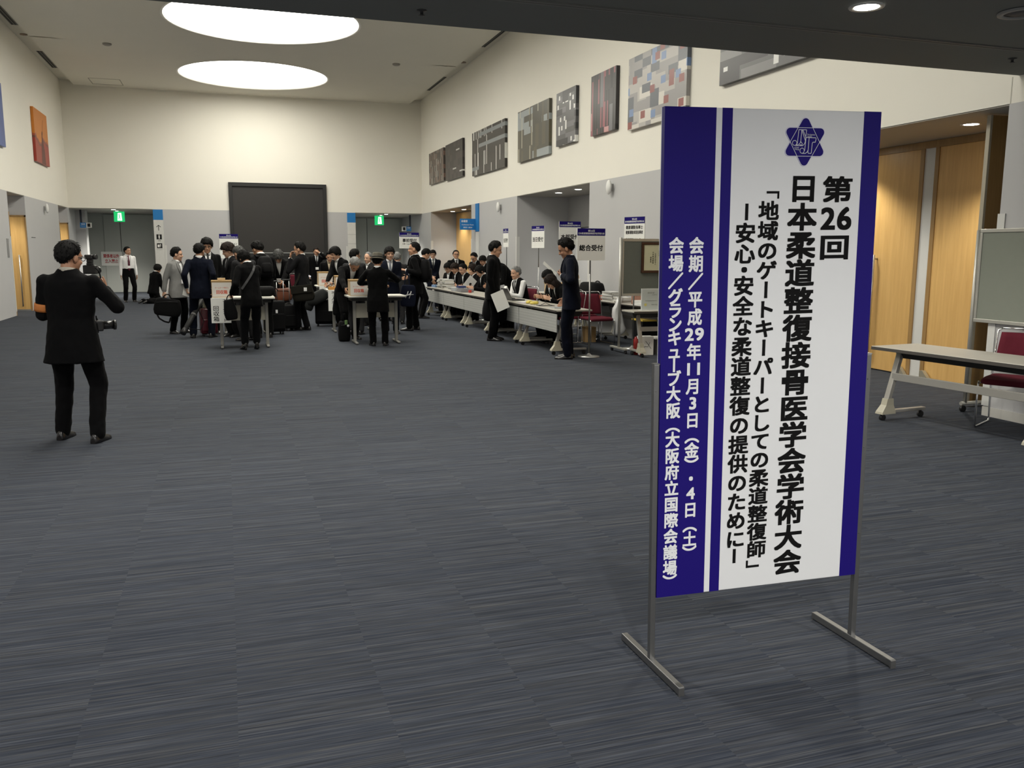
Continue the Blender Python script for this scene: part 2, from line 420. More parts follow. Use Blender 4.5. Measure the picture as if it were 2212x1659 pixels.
# vents in the side strips of the hall ceiling
dk=mat('vent slot dark',(.02,.02,.02),.7); vf=mat('vent frame',(.35,.34,.31),.6)
for i,(x,ya,yb,lab) in enumerate(((-4.66,27.88,30.19,'slot air vent in the ceiling strip above the left wall'),(6.82,27.67,30.1,'farther slot air vent above the picture wall'),(6.82,21.3,23.38,'nearer slot air vent above the picture wall'),(-4.66,21.0,24.9,'slot air vent at the very edge above the left wall'))):
    t=thing('air_vent',lab,'vent',(x,(ya+yb)/2,ZS),0,'ceiling slot vents'); h=(yb-ya)/2
    MB().box((-.075,-h,-.008),(.075,h,-.001)).build('slot',dk,t)
    q=MB()
    for xx in (-.075,-.004,.063): q.box((xx,-h,-.014),(xx+.012,h,-.0))
    q.build('frame',vf,t)
for px,py,nm in ((231,94,'round smoke detector left of the round ceiling lights'),(856,138,'round smoke detector right of the round ceiling lights')):
    p=onfloor(px,py,ZC)
    t=thing('smoke_detector',nm,'smoke detector',(p.x,p.y,ZC),0,'hall smoke detectors')
    MB().lathe([(.11,0),(.11,-.03),(.07,-.05),(.002,-.05)],n=20).build('housing',mat('detector grey',(.33,.31,.28),.6),t)
for i,(x,y) in enumerate(((-4.66,25.9),(6.82,25.4))):
    q=MB(); q.lathe([(.09,0),(.09,-.02),(.002,-.03)],n=20); o=q.build('strip_detector',mat('detector tan',(.36,.28,.22),.6)); o.location=(x,y,ZS); tag(o,'flat round detector in the ceiling strip above the '+('left wall' if i==0 else 'picture wall'),'detector')
# ceiling access hatch
q=MB(); X0,X1,Y0,Y1=-3.82,-2.92,30.65,31.65
for a_,c_ in (((X0,Y0),(X1,Y0)),((X1,Y0),(X1,Y1)),((X1,Y1),(X0,Y1)),((X0,Y1),(X0,Y0))): q.bar((a_[0],a_[1],ZC-.0035),(c_[0],c_[1],ZC-.0035),.022,.006)
o=q.build('access_hatch',mat('hatch seam',(.30,.28,.25),.7)); tag(o,'square access hatch outline in the hall ceiling by the far wall','hatch'); 
# ------------------------------------------------------------------ doors and wall pieces
def door_leaf(name,b,m,parent=None): return struct(name,b,m,parent)
# left oak doors, set square across deep recesses
for i,((y0,y1),zt) in enumerate(((LA,2.42),(LB,2.42))):
    d=empty('door_%d'%(i+1),(-5.4,y1,0)); d['kind']='structure'
    MB().box((-.55,-.07,.04),(.50,-.02,zt),0,.003).build('door_leaf',oak,d)
    MB().box((.50,-.08,0),(.525,0,zt+.04)).box((-.6,-.08,zt),(.525,0,zt+.04)).box((.465,-(y1-y0)-.005,0),(.535,-(y1-y0)+.05,zt+.06)).build('door_frame',oakd,d)
    q=MB(); q.cyl((.33,-.13,.12),(.33,-.13,1.45),.016); q.cyl((.33,-.07,.16),(.33,-.13,.16),.012); q.cyl((.33,-.07,1.42),(.33,-.13,1.42),.014); q.build('door_handle',alu,d)
    MB().box((-.55,-.075,.0),(.50,-.02,.04)).build('kick_plate',alu,d)
    l=bpy.data.lights.new('downlight_beam','SPOT'); l.energy=SPOT_W*1.2; l.color=WARM; l.spot_size=R(120); l.spot_blend=.6; l.shadow_soft_size=.07
    o=bpy.data.objects.new('downlight_beam',l); COL.objects.link(o); o.location=(-5.45,y1-.9,ZB-.04)
# far right oak door
d=empty('door_3',(XCc,28.6,0)); d['kind']='structure'
MB().box((-.05,-2.1,0),(-.005,2.05,2.93),0,.004).build('door_leaf',oak,d)
MB().box((-.06,-2.14,0),(0,-2.1,2.94)).box((-.06,-.02,0),(-.048,.0,2.93)).build('door_frame',oakd,d)
MB().box((-.062,-.75,1.0),(-.05,-.61,1.22),0,.003).build('door_plate',mat('steel plate',(.30,.28,.25),.4,.8),d)
# near right tall oak doors
d=empty('door_4',(XA,9.0,0)); d['kind']='structure'
for a_,c_,nm in ((-2.1,-.34,'door_leaf'),(-.04,2.6,'door_leaf')):
    MB().box((-.055,a_,.015),(-.01,c_,2.86),0,.004).build(nm,oak,d)
MB().box((-.065,-.34,.01),(-.012,-.28,2.86)).box((-.065,-.10,.01),(-.012,-.04,2.86)).box((-.07,-2.2,2.86),(-.005,2.7,2.945)).build('door_frame',oakd,d)
MB().box((-.05,-.28,.0),(-.02,-.10,2.86)).build('door_post',guardm,d)
q=MB(); q.cyl((-.12,.62,.15),(-.12,.62,1.55),.02); q.cyl((-.06,.62,.2),(-.12,.62,.2),.014); q.cyl((-.06,.62,1.5),(-.12,.62,1.5),.014); q.build('door_handle',alu,d)
for yy in (-.02,-.42):
    q=MB(); q.prism([(0,0),(.16,0),(.05,.11),(0,.11)],.05,Matrix.Translation((-.075,yy+.08,0))@Euler((R(90),0,R(-90))).to_matrix().to_4x4()); q.build('door_stop',mat('stop metal',(.45,.42,.33),.4,.6),d)
# open leaf standing out from the doorway; its shade is put into darker oak
d=empty('door_5',(7.24,6.92,0)); d['kind']='structure'
MB().box((.03,-.022,.02),(1.12,.022,2.93),0,.003).build('door_leaf',oakd,d)
MB().box((.0,-.024,.02),(.03,.024,2.93),0,.003).build('edge_strip',mat('edge strip',(.40,.36,.28),.5),d)
# double grey doors in the far recesses
seam=mat('door seam',(.10,.10,.10),.8)
for k,(xa,xb,xs) in enumerate(((-4.3,-2.4,-3.73),(4.62,6.9,5.55))):
    d=empty('door_%d'%(6+k),((xa+xb)/2,YD,0)); d['kind']='structure'; c=(xa+xb)/2
    MB().box((xa-c,-.05,.0),(xs-c-.012,-.002,2.90),0,.004).build('door_leaf',gdoor,d)
    MB().box((xs-c+.012,-.05,.0),(xb-c,-.002,2.90),0,.004).build('door_leaf',gdoor,d)
    MB().box((xs-c-.012,-.03,0),(xs-c+.012,-.004,2.9)).build('seam',seam,d)
    MB().box((xs-c-.55,-.075,1.12),(xs-c-.15,-.062,1.15),0,.004).box((xs-c-.54,-.07,1.125),(xs-c-.52,-.04,1.145)).box((xs-c-.19,-.07,1.125),(xs-c-.17,-.04,1.145)).build('door_handle',alu,d)
# grey double door outlined in the alcove behind the reception row
d=empty('door_8',(XBm,18.7,0)); d['kind']='structure'
MB().box((-.03,-1.9,0),(-.004,-.01,2.15),0,.003).build('door_leaf',grey,d); MB().box((-.03,.01,0),(-.004,1.9,2.15),0,.003).build('door_leaf',grey,d)
MB().box((-.022,-1.93,0),(-.003,-1.9,2.18)).box((-.022,1.9,0),(-.003,1.93,2.18)).box((-.022,-1.9,2.15),(-.003,1.9,2.18)).box((-.02,-.01,0),(-.003,.01,2.15)).build('door_frame',seam,d)
# pilaster in the left far recess
struct('trim_2',MB().box((-4.869,33.4,0),(-4.55,33.9,ZB-.03)),grey)
# corner guards
def guard(x,y,sx,sy,i,z=1.95):
    b=MB(); b.box((min(x,x+sx*.05),min(y,y+sy*.012),.08),(max(x,x+sx*.05),max(y,y+sy*.012),z)); b.box((min(x,x+sx*.012),min(y,y+sy*.05),.08),(max(x,x+sx*.012),max(y,y+sy*.05),z))
    struct('trim_%d'%i,b,guardm)
k=3
for y in (RA[0],RB[0],RC[0]):
    b=MB(); b.box((XR-.012,y-.07,.1),(XR,y+.0,1.95)); b.box((XR-.012,y,.1),(XR+.07,y+.012,1.95)); struct('trim_%d'%k,b,guardm); k+=1
for y in (RA[1],RB[1],RC[1]):
    b=MB(); b.box((XR-.012,y,.1),(XR,y+.07,1.95)); b.box((XR-.012,y-.012,.1),(XR+.07,y,1.95)); struct('trim_%d'%k,b,guardm); k+=1
for y in (LA[0],LB[0]):
    b=MB(); b.box((XL,y-.06,.1),(XL+.012,y,1.9)); struct('trim_%d'%k,b,guardm); k+=1
for x in (-1.97,4.19):
    b=MB(); b.box((x,YB-.014,.1),(x+.06,YB,1.75)); struct('trim_%d'%k,b,guardm); k+=1
struct('baseboard_right',MB().box((XR-.012,YREAR,0),(XR,RA[0],.09)),mat('pale baseboard',(.55,.54,.50),.5))
# upper wall seam
struct('trim_%d'%k,MB().box((XR-.002,6.485,ZB),(XR,6.495,ZLOW)),mat('seam line',(.5,.48,.42),.8)); k+=1
# blue topped wayfinding columns
blue=mat('wayfinding blue',(.012,.17,.46),.5); sgw=mat('sign panel grey',(.60,.60,.58),.5); inkm=mat('sign ink black',(.012,.012,.012),.6,0,.2,0)
def wayfinding(x0,x1,lab,icons):
    t=thing('wayfinding_column',lab,'sign',((x0+x1)/2,YB,0),0); h=(x1-x0)/2
    MB().box((-h,-.03,0),(h,-.001,2.60),0,.003).build('panel',sgw,t)
    MB().box((-h,-.032,2.60),(h,-.001,2.945),0,.003).build('header',blue,t)
    X=plane_X((0,-.0315,0),(1,0,0),(0,0,1)); q=MB()
    if icons:
        q.bar((0,-.032,2.24),(0,-.032,2.42),.018,.003,up=(0,1,0)); q.bar((-.07,-.032,2.36),(.004,-.032,2.425),.018,.003,up=(0,1,0)); q.bar((.07,-.032,2.36),(-.004,-.032,2.425),.018,.003,up=(0,1,0))
        for zc in (2.03,1.73): q.box((-.085,-.0325,zc-.085),(.085,-.031,zc+.085))
        hline(q,'化粧室',0,1.90,.10,.03,X,.02); hline(q,'コインロッカー',0,1.60,.2,.03,X,.02)
        q.build('pictograms',inkm,t)
        q=MB(); q.ell((0,-.034,2.09),(.014,.002,.014)); q.box((-.02,-.034,2.0),(.02,-.0335,2.07)); q.box((-.012,-.034,1.965),(.012,-.0335,2.0))
        q.box((-.06,-.034,1.68),(0,-.0335,1.77)); q.box((.022,-.034,1.68),(.034,-.0335,1.77)); q.prism([(.0,1.75),(.056,1.75),(.028,1.79)],.002,plane_X((0,-.0335,0),(1,0,0),(0,0,1))); q.build('pictogram_figures',mat('pictogram white',(.8,.8,.78),.6),t)
    else:
        for z in (2.17,1.84,1.5): q.box((-h,-.0315,z-.006),(h,-.03,z+.006))
        q.build('grooves',mat('groove grey',(.35,.35,.34),.7),t)
wayfinding(-2.287,-1.975,'blue topped column sign with arrow and pictograms left of the big screen',True)
wayfinding(4.253,4.553,'blue topped column sign without pictograms right of the big screen',False)
# hanging blue signs
def hangsign(x,y,side,lab):
    t=thing('hanging_sign',lab,'sign',(x,y,0))
    MB().box((-.03,-.03,2.50),(.03,.03,ZB-.03),0,.004).build('bracket',mat('dark bracket',(.03,.035,.05),.5),t)
    MB().box((-.04 if side>0 else -.16,-.032,2.33),(.16 if side>0 else .04,.032,2.50),0,.006).build('blade',blue,t)
    c=.235*side; q=MB(); q.box((c-.085,-.032,2.33),(c+.085,.032,2.50),0,.004); q.build('pictogram_plate',sgw,t)
    q=MB(); q.box((c-.045,-.034,2.36),(c+.045,-.0325,2.47)); q.build('pictogram',inkm,t)
    X=plane_X((.06*side,-.0335,2.42),(1,0,0),(0,0,1)); q=MB(); hline(q,'化粧室',0,.03,.13,.045,X,.02); hline(q,'Restroom',0,-.03,.14,.03,X,.0); q.build('lettering',mat('sign white ink',(.8,.8,.8),.6,0,.2,0),t)
hangsign(-4.62,32.9,1,'blue hanging restroom sign in the left far doorway')
hangsign(6.72,32.9,-1,'blue hanging restroom sign in the right far doorway')
t=thing('projecting_sign','blue L shaped wall sign beside the far right oak door','sign',(XR,24.6,0))
MB().box((-.035,-.16,2.15),(0,.16,ZB-.005),0,.004).build('column_panel',blue,t)
MB().box((-.5,.13,2.2),(-.035,.17,2.52),0,.004).build('blade',blue,t)
MB().box((-.02,-.16,.1),(0,.16,2.15),0,.004).build('lower_panel',sgw,t)
X=plane_X((-.27,.128,2.4),(1,0,0),(0,0,1)); q=MB(); hline(q,'会議室',-.1,.05,.2,.07,X,.02); hline(q,'Conference Room',.0,-.05,.36,.045,X,.02); hline(q,'1003 1004',.0,-.13,.28,.05,X,.02); q.build('lettering',mat('sign white ink',(.8,.8,.8),.6),t)
# exit signs
for xx,lab in ((-3.47,'green lit exit sign in the left far doorway'),(5.63,'green lit exit sign in the right far doorway')):
    t=thing('exit_sign',lab,'exit sign',(xx,33.4,ZB-.03))
    MB().box((-.17,-.04,-.37),(.17,.04,-.02),0,.008).build('housing',m_emit('exit green',(.02,.50,.14),.55),t)
    MB().box((-.02,-.02,-.03),(.02,.02,.02)).build('stem',sgw,t)
    q=MB(); q.prism([(-.06,-.33),(.09,-.33),(.07,-.07),(-.04,-.07)],.004,plane_X((0,-.041,0),(1,0,0),(0,0,1))); q.build('lit_doorway',m_emit('exit white',(.75,1,.8),1.1),t)
    q=MB(); X=plane_X((0,-.0455,0),(1,0,0),(0,0,1))
    q.ell((.0,-.047,-.12),(.018,.003,.018)); q.bar((0,-.047,-.14),(.01,-.047,-.22),.03,.003,up=(0,1,0)); q.bar((.01,-.047,-.22),(-.04,-.047,-.29),.018,.003,up=(0,1,0)); q.bar((.01,-.047,-.22),(.04,-.047,-.30),.018,.003,up=(0,1,0)); q.bar((0,-.047,-.15),(.05,-.047,-.19),.014,.003,up=(0,1,0)); q.build('running_figure',m_emit('exit green figure',(.05,.6,.25),.5),t)
# wall sensors
for (x,y,z,lab) in ((XL+.03,28.0,2.75,'white oval wall speaker on the left wall between the oak doors'),(XR-.03,22.36,2.75,'white oval wall speaker on the right wall past the alcove'),(XR-.03,15.3,2.79,'white oval wall speaker on the right wall above the name signs')):
    s_=1 if x<0 else -1
    t=thing('wall_speaker',lab,'wall speaker',(x,y,z),0,'oval wall speakers')
    MB().box((-.03,-.04,-.06),(.03,.04,.06)).build('mount',mat('mount grey',(.35,.35,.34),.5),t)
    q=MB(); q.ell((.05*s_,0,0),(.045,.09,.135)); q.build('shell',mat('speaker shell',(.70,.70,.68),.4),t)
for (y,z,h_,lab) in ((26.27-.02,1.5,.005,'thin wall slot on the left wall between the oak doors'),):
    o=MB().box((XL,y-.25,1.9),(XL+.006,y+.25,1.915)).build('wall_slot',dk); tag(o,lab,'wall slot')
for (y,lab) in ((23.25,'grey control plate left of the nearer left oak door'),(29.95,'grey control plate left of the farther left oak door')):
    t=thing('control_plate',lab,'wall plate',(XL,y,1.62)); MB().box((0,-.09,-.22),(.012,.09,.22),0,.003).build('plate',mat('plate grey',(.30,.30,.30),.4,.3),t)
t=thing('room_plate','black and white room number plate at the left edge of the left wall','sign',(XL,22.2,1.66)); MB().box((0,-.16,-.12),(.012,.16,.12),0,.003).build('plate',mat('plate black',(.03,.03,.03),.4),t); MB().box((.012,-.02,-.12),(.014,.03,.12)).build('stripe',sgw,t)
o=MB().box((-4.45,YD-.058,1.0),(-3.72,YD-.052,1.52)).build('notice_sheet',mat('paper white',(.78,.78,.75),.8,0,.2,.02)); tag(o,'white notice sheet with red lettering on the far grey door','notice')
q=MB(); X=plane_X((-4.1,YD-.06,1.26),(1,0,0),(0,0,1)); hline(q,'関係者以外',0,.10,.55,.15,X,.03); hline(q,'立入禁止',0,-.09,.46,.15,X,.03); q.build('red_lettering',mat('red ink',(.45,.03,.04),.7),o)
# ------------------------------------------------------------------ big screen
t=thing('projection_screen','large black framed projection screen on the far wall','screen',(1.86,YB,0))
MB().box((-1.67,-.10,1.36),(-1.55,-.002,3.92),0,.006).box((1.55,-.10,1.36),(1.67,-.002,3.92),0,.006).box((-1.55,-.10,3.79),(1.55,-.002,3.92),0,.006).box((-1.55,-.10,1.36),(1.55,-.002,1.50),0,.006).build('frame',mat('screen frame black',(.016,.016,.016),.5),t)
MB().box((-1.55,-.05,1.50),(1.55,-.003,3.79)).build('screen_sheet',mat('screen dark grey',(.035,.033,.032),.55,0,.3,.04,1.0),t)
MB().box((-1.52,-.11,1.49),(1.5,-.095,1.515)).build('lower_rail',alu,t)
MB().box((-1.6,-.09,.02),(1.6,-.002,1.36),0,.006).build('base_panel',mat('base panel black',(.014,.014,.014),.6),t)
# ------------------------------------------------------------------ the big conference sign on its stand
ink=mat('printed black',(.006,.006,.006),.7,0,.06,0); navy=mat('printed blue',(.010,.0045,.125),.6,0,.12,.02); panelw=mat('sign board white',(.60,.61,.615),.45,0,.4,.015); lilac=mat('printed lilac',(.42,.40,.66),.5,0,.3,0)
printw=mat('printed white',(.62,.63,.64),.5,0,.3,0)
KS=.953; SW,SH=.9*KS,1.8794*KS
ry_,rl_,rr_=-.0714,.0116,-.0185
RS=(Matrix.Rotation(ry_,3,'Z')@Matrix.Rotation(rr_,3,'Y')@Matrix.Rotation(rl_,3,'X'))
SO=V((1.567*KS,2.9141*KS,CAMZ-(CAMZ-.2211)*KS))
ux,uz=RS@V((1,0,0)),RS@V((0,0,1)); un=RS@V((0,-1,0))
sign=thing('conference_sign','tall white and blue standing conference sign on a steel stand','sign',(SO.x+.43,SO.y,0))
def SX(off=0.0):
    o=SO+uz*SH+un*off-V(sign.location)
    return plane_X(o,ux,uz)
X0=SX()
MB().box((0,-SH,-.032),(SW,0,0),0,.002,X0).build('board',panelw,sign)
q=MB()
for a_,c_,wrap in ((0,.204*KS,-1),(.228*KS,.270*KS,0),(.825*KS,SW,1)):
    q.box((a_-(.0006 if wrap<0 else 0),-SH-.0004,-.024 if wrap else -.001),(c_+(.0006 if wrap>0 else 0),.0004,.0006),0,0,X0)
q.build('blue_stripes',navy,sign)
def rect(mb,ch,u0,v0,u1,v1,bold,rot=False,X=None,mi=0):
    vs,fs=glyph(ch,bold)
    if rot: vs=[(y,-x,z) for x,y,z in vs]
    xs=[p[0] for p in vs]; ys=[p[1] for p in vs]; a0,a1,b0,b1=min(xs),max(xs),min(ys),max(ys)
    mb.add([((u0+(x-a0)/(a1-a0)*(u1-u0))*KS,(-v1+(y-b0)/(b1-b0)*(v1-v0))*KS,.0011+z) for x,y,z in vs],fs,mi,False,X)
def vcol(mb,txt,u,v0,step,sx,sy,bold,wts=None,X=None):
    v=v0-step*.5
    for ch in txt:
        w_=(wts or {}).get(ch,1.0)
        v+=step*w_*.5
        rot=ch in 'ー（）'
        put_glyph(mb,ch,u*KS,-v*KS,sx*KS,sy*KS,X@Matrix.Translation((0,0,.0011)),bold,rot)
        v+=step*w_*.5
q=MB()
rect(q,'第',.659,.242,.789,.341,.035,X=X0); rect(q,'2',.657,.360,.721,.446,.03,X=X0); rect(q,'6',.729,.358,.793,.447,.03,X=X0); rect(q,'回',.661,.468,.786,.561,.035,X=X0)
q.build('edition_lettering',ink,sign)
q=MB(); vcol(q,'日本柔道整復接骨医学会学術大会',.576,.288,.1073,.130,.108,.034,X=X0); q.build('title_lettering',ink,sign)
q=MB(); rect(q,'「',.420,.299,.474,.327,.02,True,X0); rect(q,'」',.388,1.765,.447,1.797,.02,True,X0)
vcol(q,'地域のゲートキーパーとしての柔道整復師',.432,.3715,.07494,.088,.075,.033,X=X0); q.build('theme_lettering',ink,sign)
q=MB()
for (a,b_,c,d) in ((.333,.345,.346,.407),(.328,1.710,.341,1.770)): q.box((a*KS,-d*KS,.0003),(c*KS,-b_*KS,.0011),0,0,X0)
vcol(q,'安心・安全な柔道整復の提供のために',.337,.454,.0781,.088,.078,.033,{'・':.55},X0); q.build('subtheme_lettering',ink,sign)
q=MB()
def cells(mb,cl,u,v0,step,sx,sy,bold,wts):
    v=v0-step*.5
    for ch in cl:
        w_=wts.get(ch,1.0); v+=step*w_*.5
        if len(ch)==2:
            for i,c in enumerate(ch): put_glyph(mb,c,(u+(-.021 if i==0 else .021)*1.0)*KS,-v*KS,sx*1.25*KS,sy*1.0*KS,X0@Matrix.Translation((0,0,.0011)),bold,fit=True)
        else: put_glyph(mb,ch,u*KS,-v*KS,(sx*1.15 if ch in '34' else sx)*KS,sy*KS,X0@Matrix.Translation((0,0,.0011)),bold,ch in 'ー（）',fit=ch in '34')
        v+=step*w_*.5
cells(q,['会','期','／','平','成','29','年','11','月','3','日','（','金','）','・','4','日','（','土','）'],.136,.4985,.0668,.061,.065,.031,{'（':.8,'）':.8,'・':.8}); q.build('date_lettering',printw,sign)
q=MB(); cells(q,list('会場／グランキューブ大阪（大阪府立国際会議場）'),.0545,.4975,.0652,.061,.063,.031,{**{c:.8 for c in 'グランキュブー'},'（':.75,'）':.8}); q.build('venue_lettering',printw,sign)
# emblem
EC=(.573,.117)
def tri(up,C,r,n=7):
    pts=[]
    for k in range(3):
        a=R(90+120*k)*(1 if up else 1)+(0 if up else math.pi)
        c=V((math.cos(a),math.sin(a),0))*(C-2*r)
        for i in range(n):
            t=a+R(-60+120*i/(n-1)); pts.append((c.x+r*math.cos(t),c.y+r*math.sin(t)))
    return pts
def emb(p): return ((EC[0]+p[0]*1.04)*KS,(-EC[1]+p[1])*KS)
q=MB()
for up in (1,0): q.prism([emb(p) for p in tri(up,.108,.018)],.0010,X0)
q.build('emblem_edge',lilac,sign)
q=MB()
for i,up in enumerate((1,0)): q.prism([emb(p) for p in tri(up,.1028,.0155)],.0016+.0001*i,X0)
q.build('emblem_star',navy,sign)
q=MB()
def stroke(pts,wd,z=.0019,close=False):
    pp=[emb(p) for p in pts]
    if close: pp=pp+[pp[0]]
    for a,c in zip(pp[:-1],pp[1:]):
        d=V((c[0]-a[0],c[1]-a[1],0))
        if d.length<1e-6: continue
        d.normalize(); nn=V((-d.y,d.x,0))*wd/2; A=V((a[0],a[1],z))-d*wd*.3; B=V((c[0],c[1],z))+d*wd*.3
        q.add([A-nn,B-nn,B+nn,A+nn],[(0,1,2,3)],0,False,X0)
for up in (1,0): stroke(tri(up,.1045,.0165),.0016,close=True)
cr=lambda p:((p[0]-860)*.000150,-(p[1]-850)*.000133)
for P in ([(630,940),(655,880),(680,515),(890,515),(870,830),(850,900),(800,955),(610,950)],[(760,520),(745,830),(720,900),(650,940)],[(765,525),(870,820)],[(790,520),(885,730)],[(745,840),(790,900),(780,935),(720,930)],
          [(870,725),(1150,730),(1160,750),(1145,850),(1080,852),(1062,880),(1045,1150),(1030,1165),(965,1160),(952,1140),(970,735)],[(885,730),(860,1080),(830,1150)],[(955,1060),(930,1130),(880,1165),(800,1165)]):
    stroke([cr(p) for p in P],.0019)
for (x,y,a,c) in ((580,880,60,68),(790,1090,58,72)): stroke([cr((x+a*math.cos(2*math.pi*k/20),y+c*math.sin(2*math.pi*k/20))) for k in range(20)],.0019,close=True)
for tx,(x,y),wd in (('The Japanese',(1020,640),.034),('Society',(985,692),.020),('of Judo',(640,1000),.020),('Therapy',(650,1050),.021)):
    u,v=emb(cr((x,y))); hline(q,tx,u,v,wd*KS,.0085*KS,X0@Matrix.Translation((0,0,.002)),.0)
q.build('emblem_lines',printw,sign)
zt=.944*KS
for s_,nm in ((-1,'left'),(1,'right')):
    u0=-.0225 if s_<0 else SW+.002
    q=MB(); q.box((u0,-SH-.0+ -.285,-.028),(u0+.0205,-zt,-.003),0,.0015,X0); q.box((u0-.001,-zt,-.029),(u0+.0215,-zt+.004,-.002),0,0,X0)
    for v in (1.045,1.33,1.70): q.cyl(X0@V((u0+.010,-v*KS,-.003)),X0@V((u0+.010,-v*KS,-.0005)),.003,0,8)
    po=q.build('post',steel,sign)
    c=X0@V((u0+.010,-SH-.275,-.015)); cy=c.y; cx=c.x
    q=MB(); q.box((cx-.0125,cy-.235,.006-0),(cx+.0125,cy+.235,.034),0,.002)
    for yy in (-.235,.235): q.box((cx-.0115,cy+yy-.004,.0),(cx+.0115,cy+yy+.004,.032),0,.001)
    q.build('foot_bar',steel,sign)
# ------------------------------------------------------------------ tables
ivory=mat('ivory laminate',(.60,.585,.53),.45,0,.4,.03,6); edgem=mat('dark table edge',(.055,.05,.045),.5); apron=mat('dark apron',(.022,.021,.019),.6); slat=mat('grey slatted panel',(.36,.365,.35),.55,0,.3,.03); slatl=mat('panel line',(.52,.52,.50),.5); boot=mat('cream cast foot',(.34,.32,.25),.45); tubem=mat('warm grey tube',(.30,.29,.265),.4,.3)
beige=mat('beige panel',(.42,.40,.335),.6,0,.3,.02)
def caster_table(label,loc,rz,L=1.8,D=.6,H=.70,panel=True,group=None,legs=(-1,1)):
    t=thing('folding_table',label,'table',loc,rz,group); a=L/2
    q=MB(); q.box((-a,-D/2,H-.026),(a,D/2,H),0,.006); q.build('tabletop',mat('grey beige laminate',(.40,.38,.335),.45,0,.4,.03,6),t)
    q=MB(); q.box((-a-.001,-D/2-.002,H-.034),(a+.001,-D/2+.006,H-.005)).box((-a-.001,D/2-.004,H-.024),(a+.001,D/2+.002,H-.006)); q.build('edge_band',edgem,t)
    q=MB(); q.loft([[V((x,-D/2+.16,H-.03)),V((x,D/2-.1,H-.03)),V((x,D/2-.16,H-.11)),V((x,-D/2+.22,H-.11))] for x in (-a+.13,a-.13)],0,False); q.build('apron',apron,t)
    for s in legs:
        x=s*(a-.16)
        q=MB(); q.bar((x,-D/2+.21,H-.05),(x,-D/2+.06,.13),.045,.055,0,(1,0,0),.006); lg=q.build('leg',tubem,t)
        q=MB(); q.loft([[V((x-.045,-D/2-.02,.065)),V((x+.045,-D/2-.02,.065)),V((x+.045,-D/2+.15,.065)),V((x-.045,-D/2+.15,.065))],[V((x-.043,-D/2-.015,.085)),V((x+.043,-D/2-.015,.085)),V((x+.043,-D/2+.15,.085)),V((x-.043,-D/2+.15,.085))],[V((x-.034,-D/2+.035,.15)),V((x+.034,-D/2+.035,.15)),V((x+.034,-D/2+.13,.15)),V((x-.034,-D/2+.13,.15))],[V((x-.032,-D/2+.05,.21)),V((x+.032,-D/2+.05,.21)),V((x+.032,-D/2+.125,.21)),V((x-.032,-D/2+.125,.21))]],0,False); q.build('cast_boot',boot,lg)
        q=MB(); q.box((x-.028,-D/2+.14,.068),(x+.028,D/2-.03,.098),0,.006); q.build('foot_bar',tubem,lg)
        for yy in (-D/2+.03,D/2-.07):
            q=MB(); q.cyl((x-.016,yy,.029),(x+.016,yy,.029),.029,0,14); q.box((x-.006,yy-.01,.03),(x+.006,yy+.01,.07)); q.build('caster',black,lg)
    q=MB(); q.box((-a+.16,-D/2+.115,.385),(a-.16,-D/2+.135,.455),0,.004); q.build('stretcher',tubem,t)
    if panel:
        q=MB(); q.box((-a+.01,-D/2+.012,.36),(a-.01,-D/2+.026,H-.062),0,.003); q.build('modesty_panel',slat,t)
        q=MB()
        for k in range(1,6): q.box((-a+.01,-D/2+.0105,.36+k*.046),(a-.01,-D/2+.0125,.364+k*.046))
        q.build('panel_lines',slatl,t)
    return t
ROWX=5.02
rowy=[20.36,18.55,16.74,14.93,13.12]
rl=['farthest slat-front table of the long reception row, under the booklet stacks','second slat-front table of the reception row from the far end','middle slat-front table of the long reception row, behind the man carrying paper','fourth slat-front table of the reception row, with the two laptops','nearest slat-front table of the long reception row, beside the man covering his mouth']
t0=None
for y,lb in zip(rowy,rl):
    if t0 is None: t0=caster_table(lb,(ROWX,y,0),R(-90),group='reception row tables')
    else: dup(t0,(ROWX,y,0),R(-90),lb)
aw=R(-84); al=V((math.cos(aw),math.sin(aw),0)); ac=V((-math.sin(aw),math.cos(aw),0))
c=V((5.83,6.72,0))+al*.9+ac*.3
caster_table('empty ivory folding table on casters at the right edge, beside the sign','' or (c.x,c.y,0),aw,panel=False)
caster_table('ivory folding table in front of the grey board, holding the certificate stand',(6.38,11.88,0),0.0,L=1.25,D=.44,panel=False)
bt0=caster_table('back table along the right wall holding the black duffel bag',(6.68,15.4,0),R(90),L=1.8,D=.5,panel=False,group='back tables along the right wall')
dup(bt0,(6.68,13.58,0),R(90),'back table along the right wall holding the booklet stack')
dup(bt0,(6.68,17.25,0),R(90),'back table along the right wall holding the wooden crate')
def counter(label,loc,L=.98,D=.55,H=.83,group='counter tables for writing'):
    t=thing('counter_table',label,'table',loc,0,group); a=L/2
    q=MB(); q.box((-a,-D/2,H-.032),(a,D/2,H),0,.008); q.build('tabletop',ivory,t)
    MB().box((-a+.06,-D/2+.06,H-.09),(a-.06,D/2-.06,H-.033)).build('under_frame',apron,t)
    MB().box((-a+.14,-.012,.44),(a-.14,.006,H-.14),0,.003).build('modesty_panel',beige,t)
    for s in (-1,1):
        x=s*(a-.13); lg=MB().box((x-.025,-.035,.04),(x+.025,.025,H-.06),0,.006).build('leg',tubem,t)
        MB().box((x-.022,-D/2+.0,.012),(x+.022,D/2-.0,.04),0,.006).build('foot_bar',tubem,lg)
        for yy in (-D/2+.03,D/2-.03): MB().lathe([(.018,.0),(.018,.012)],(x,yy,0),0,12).build('foot_pad',black,lg)
    return t
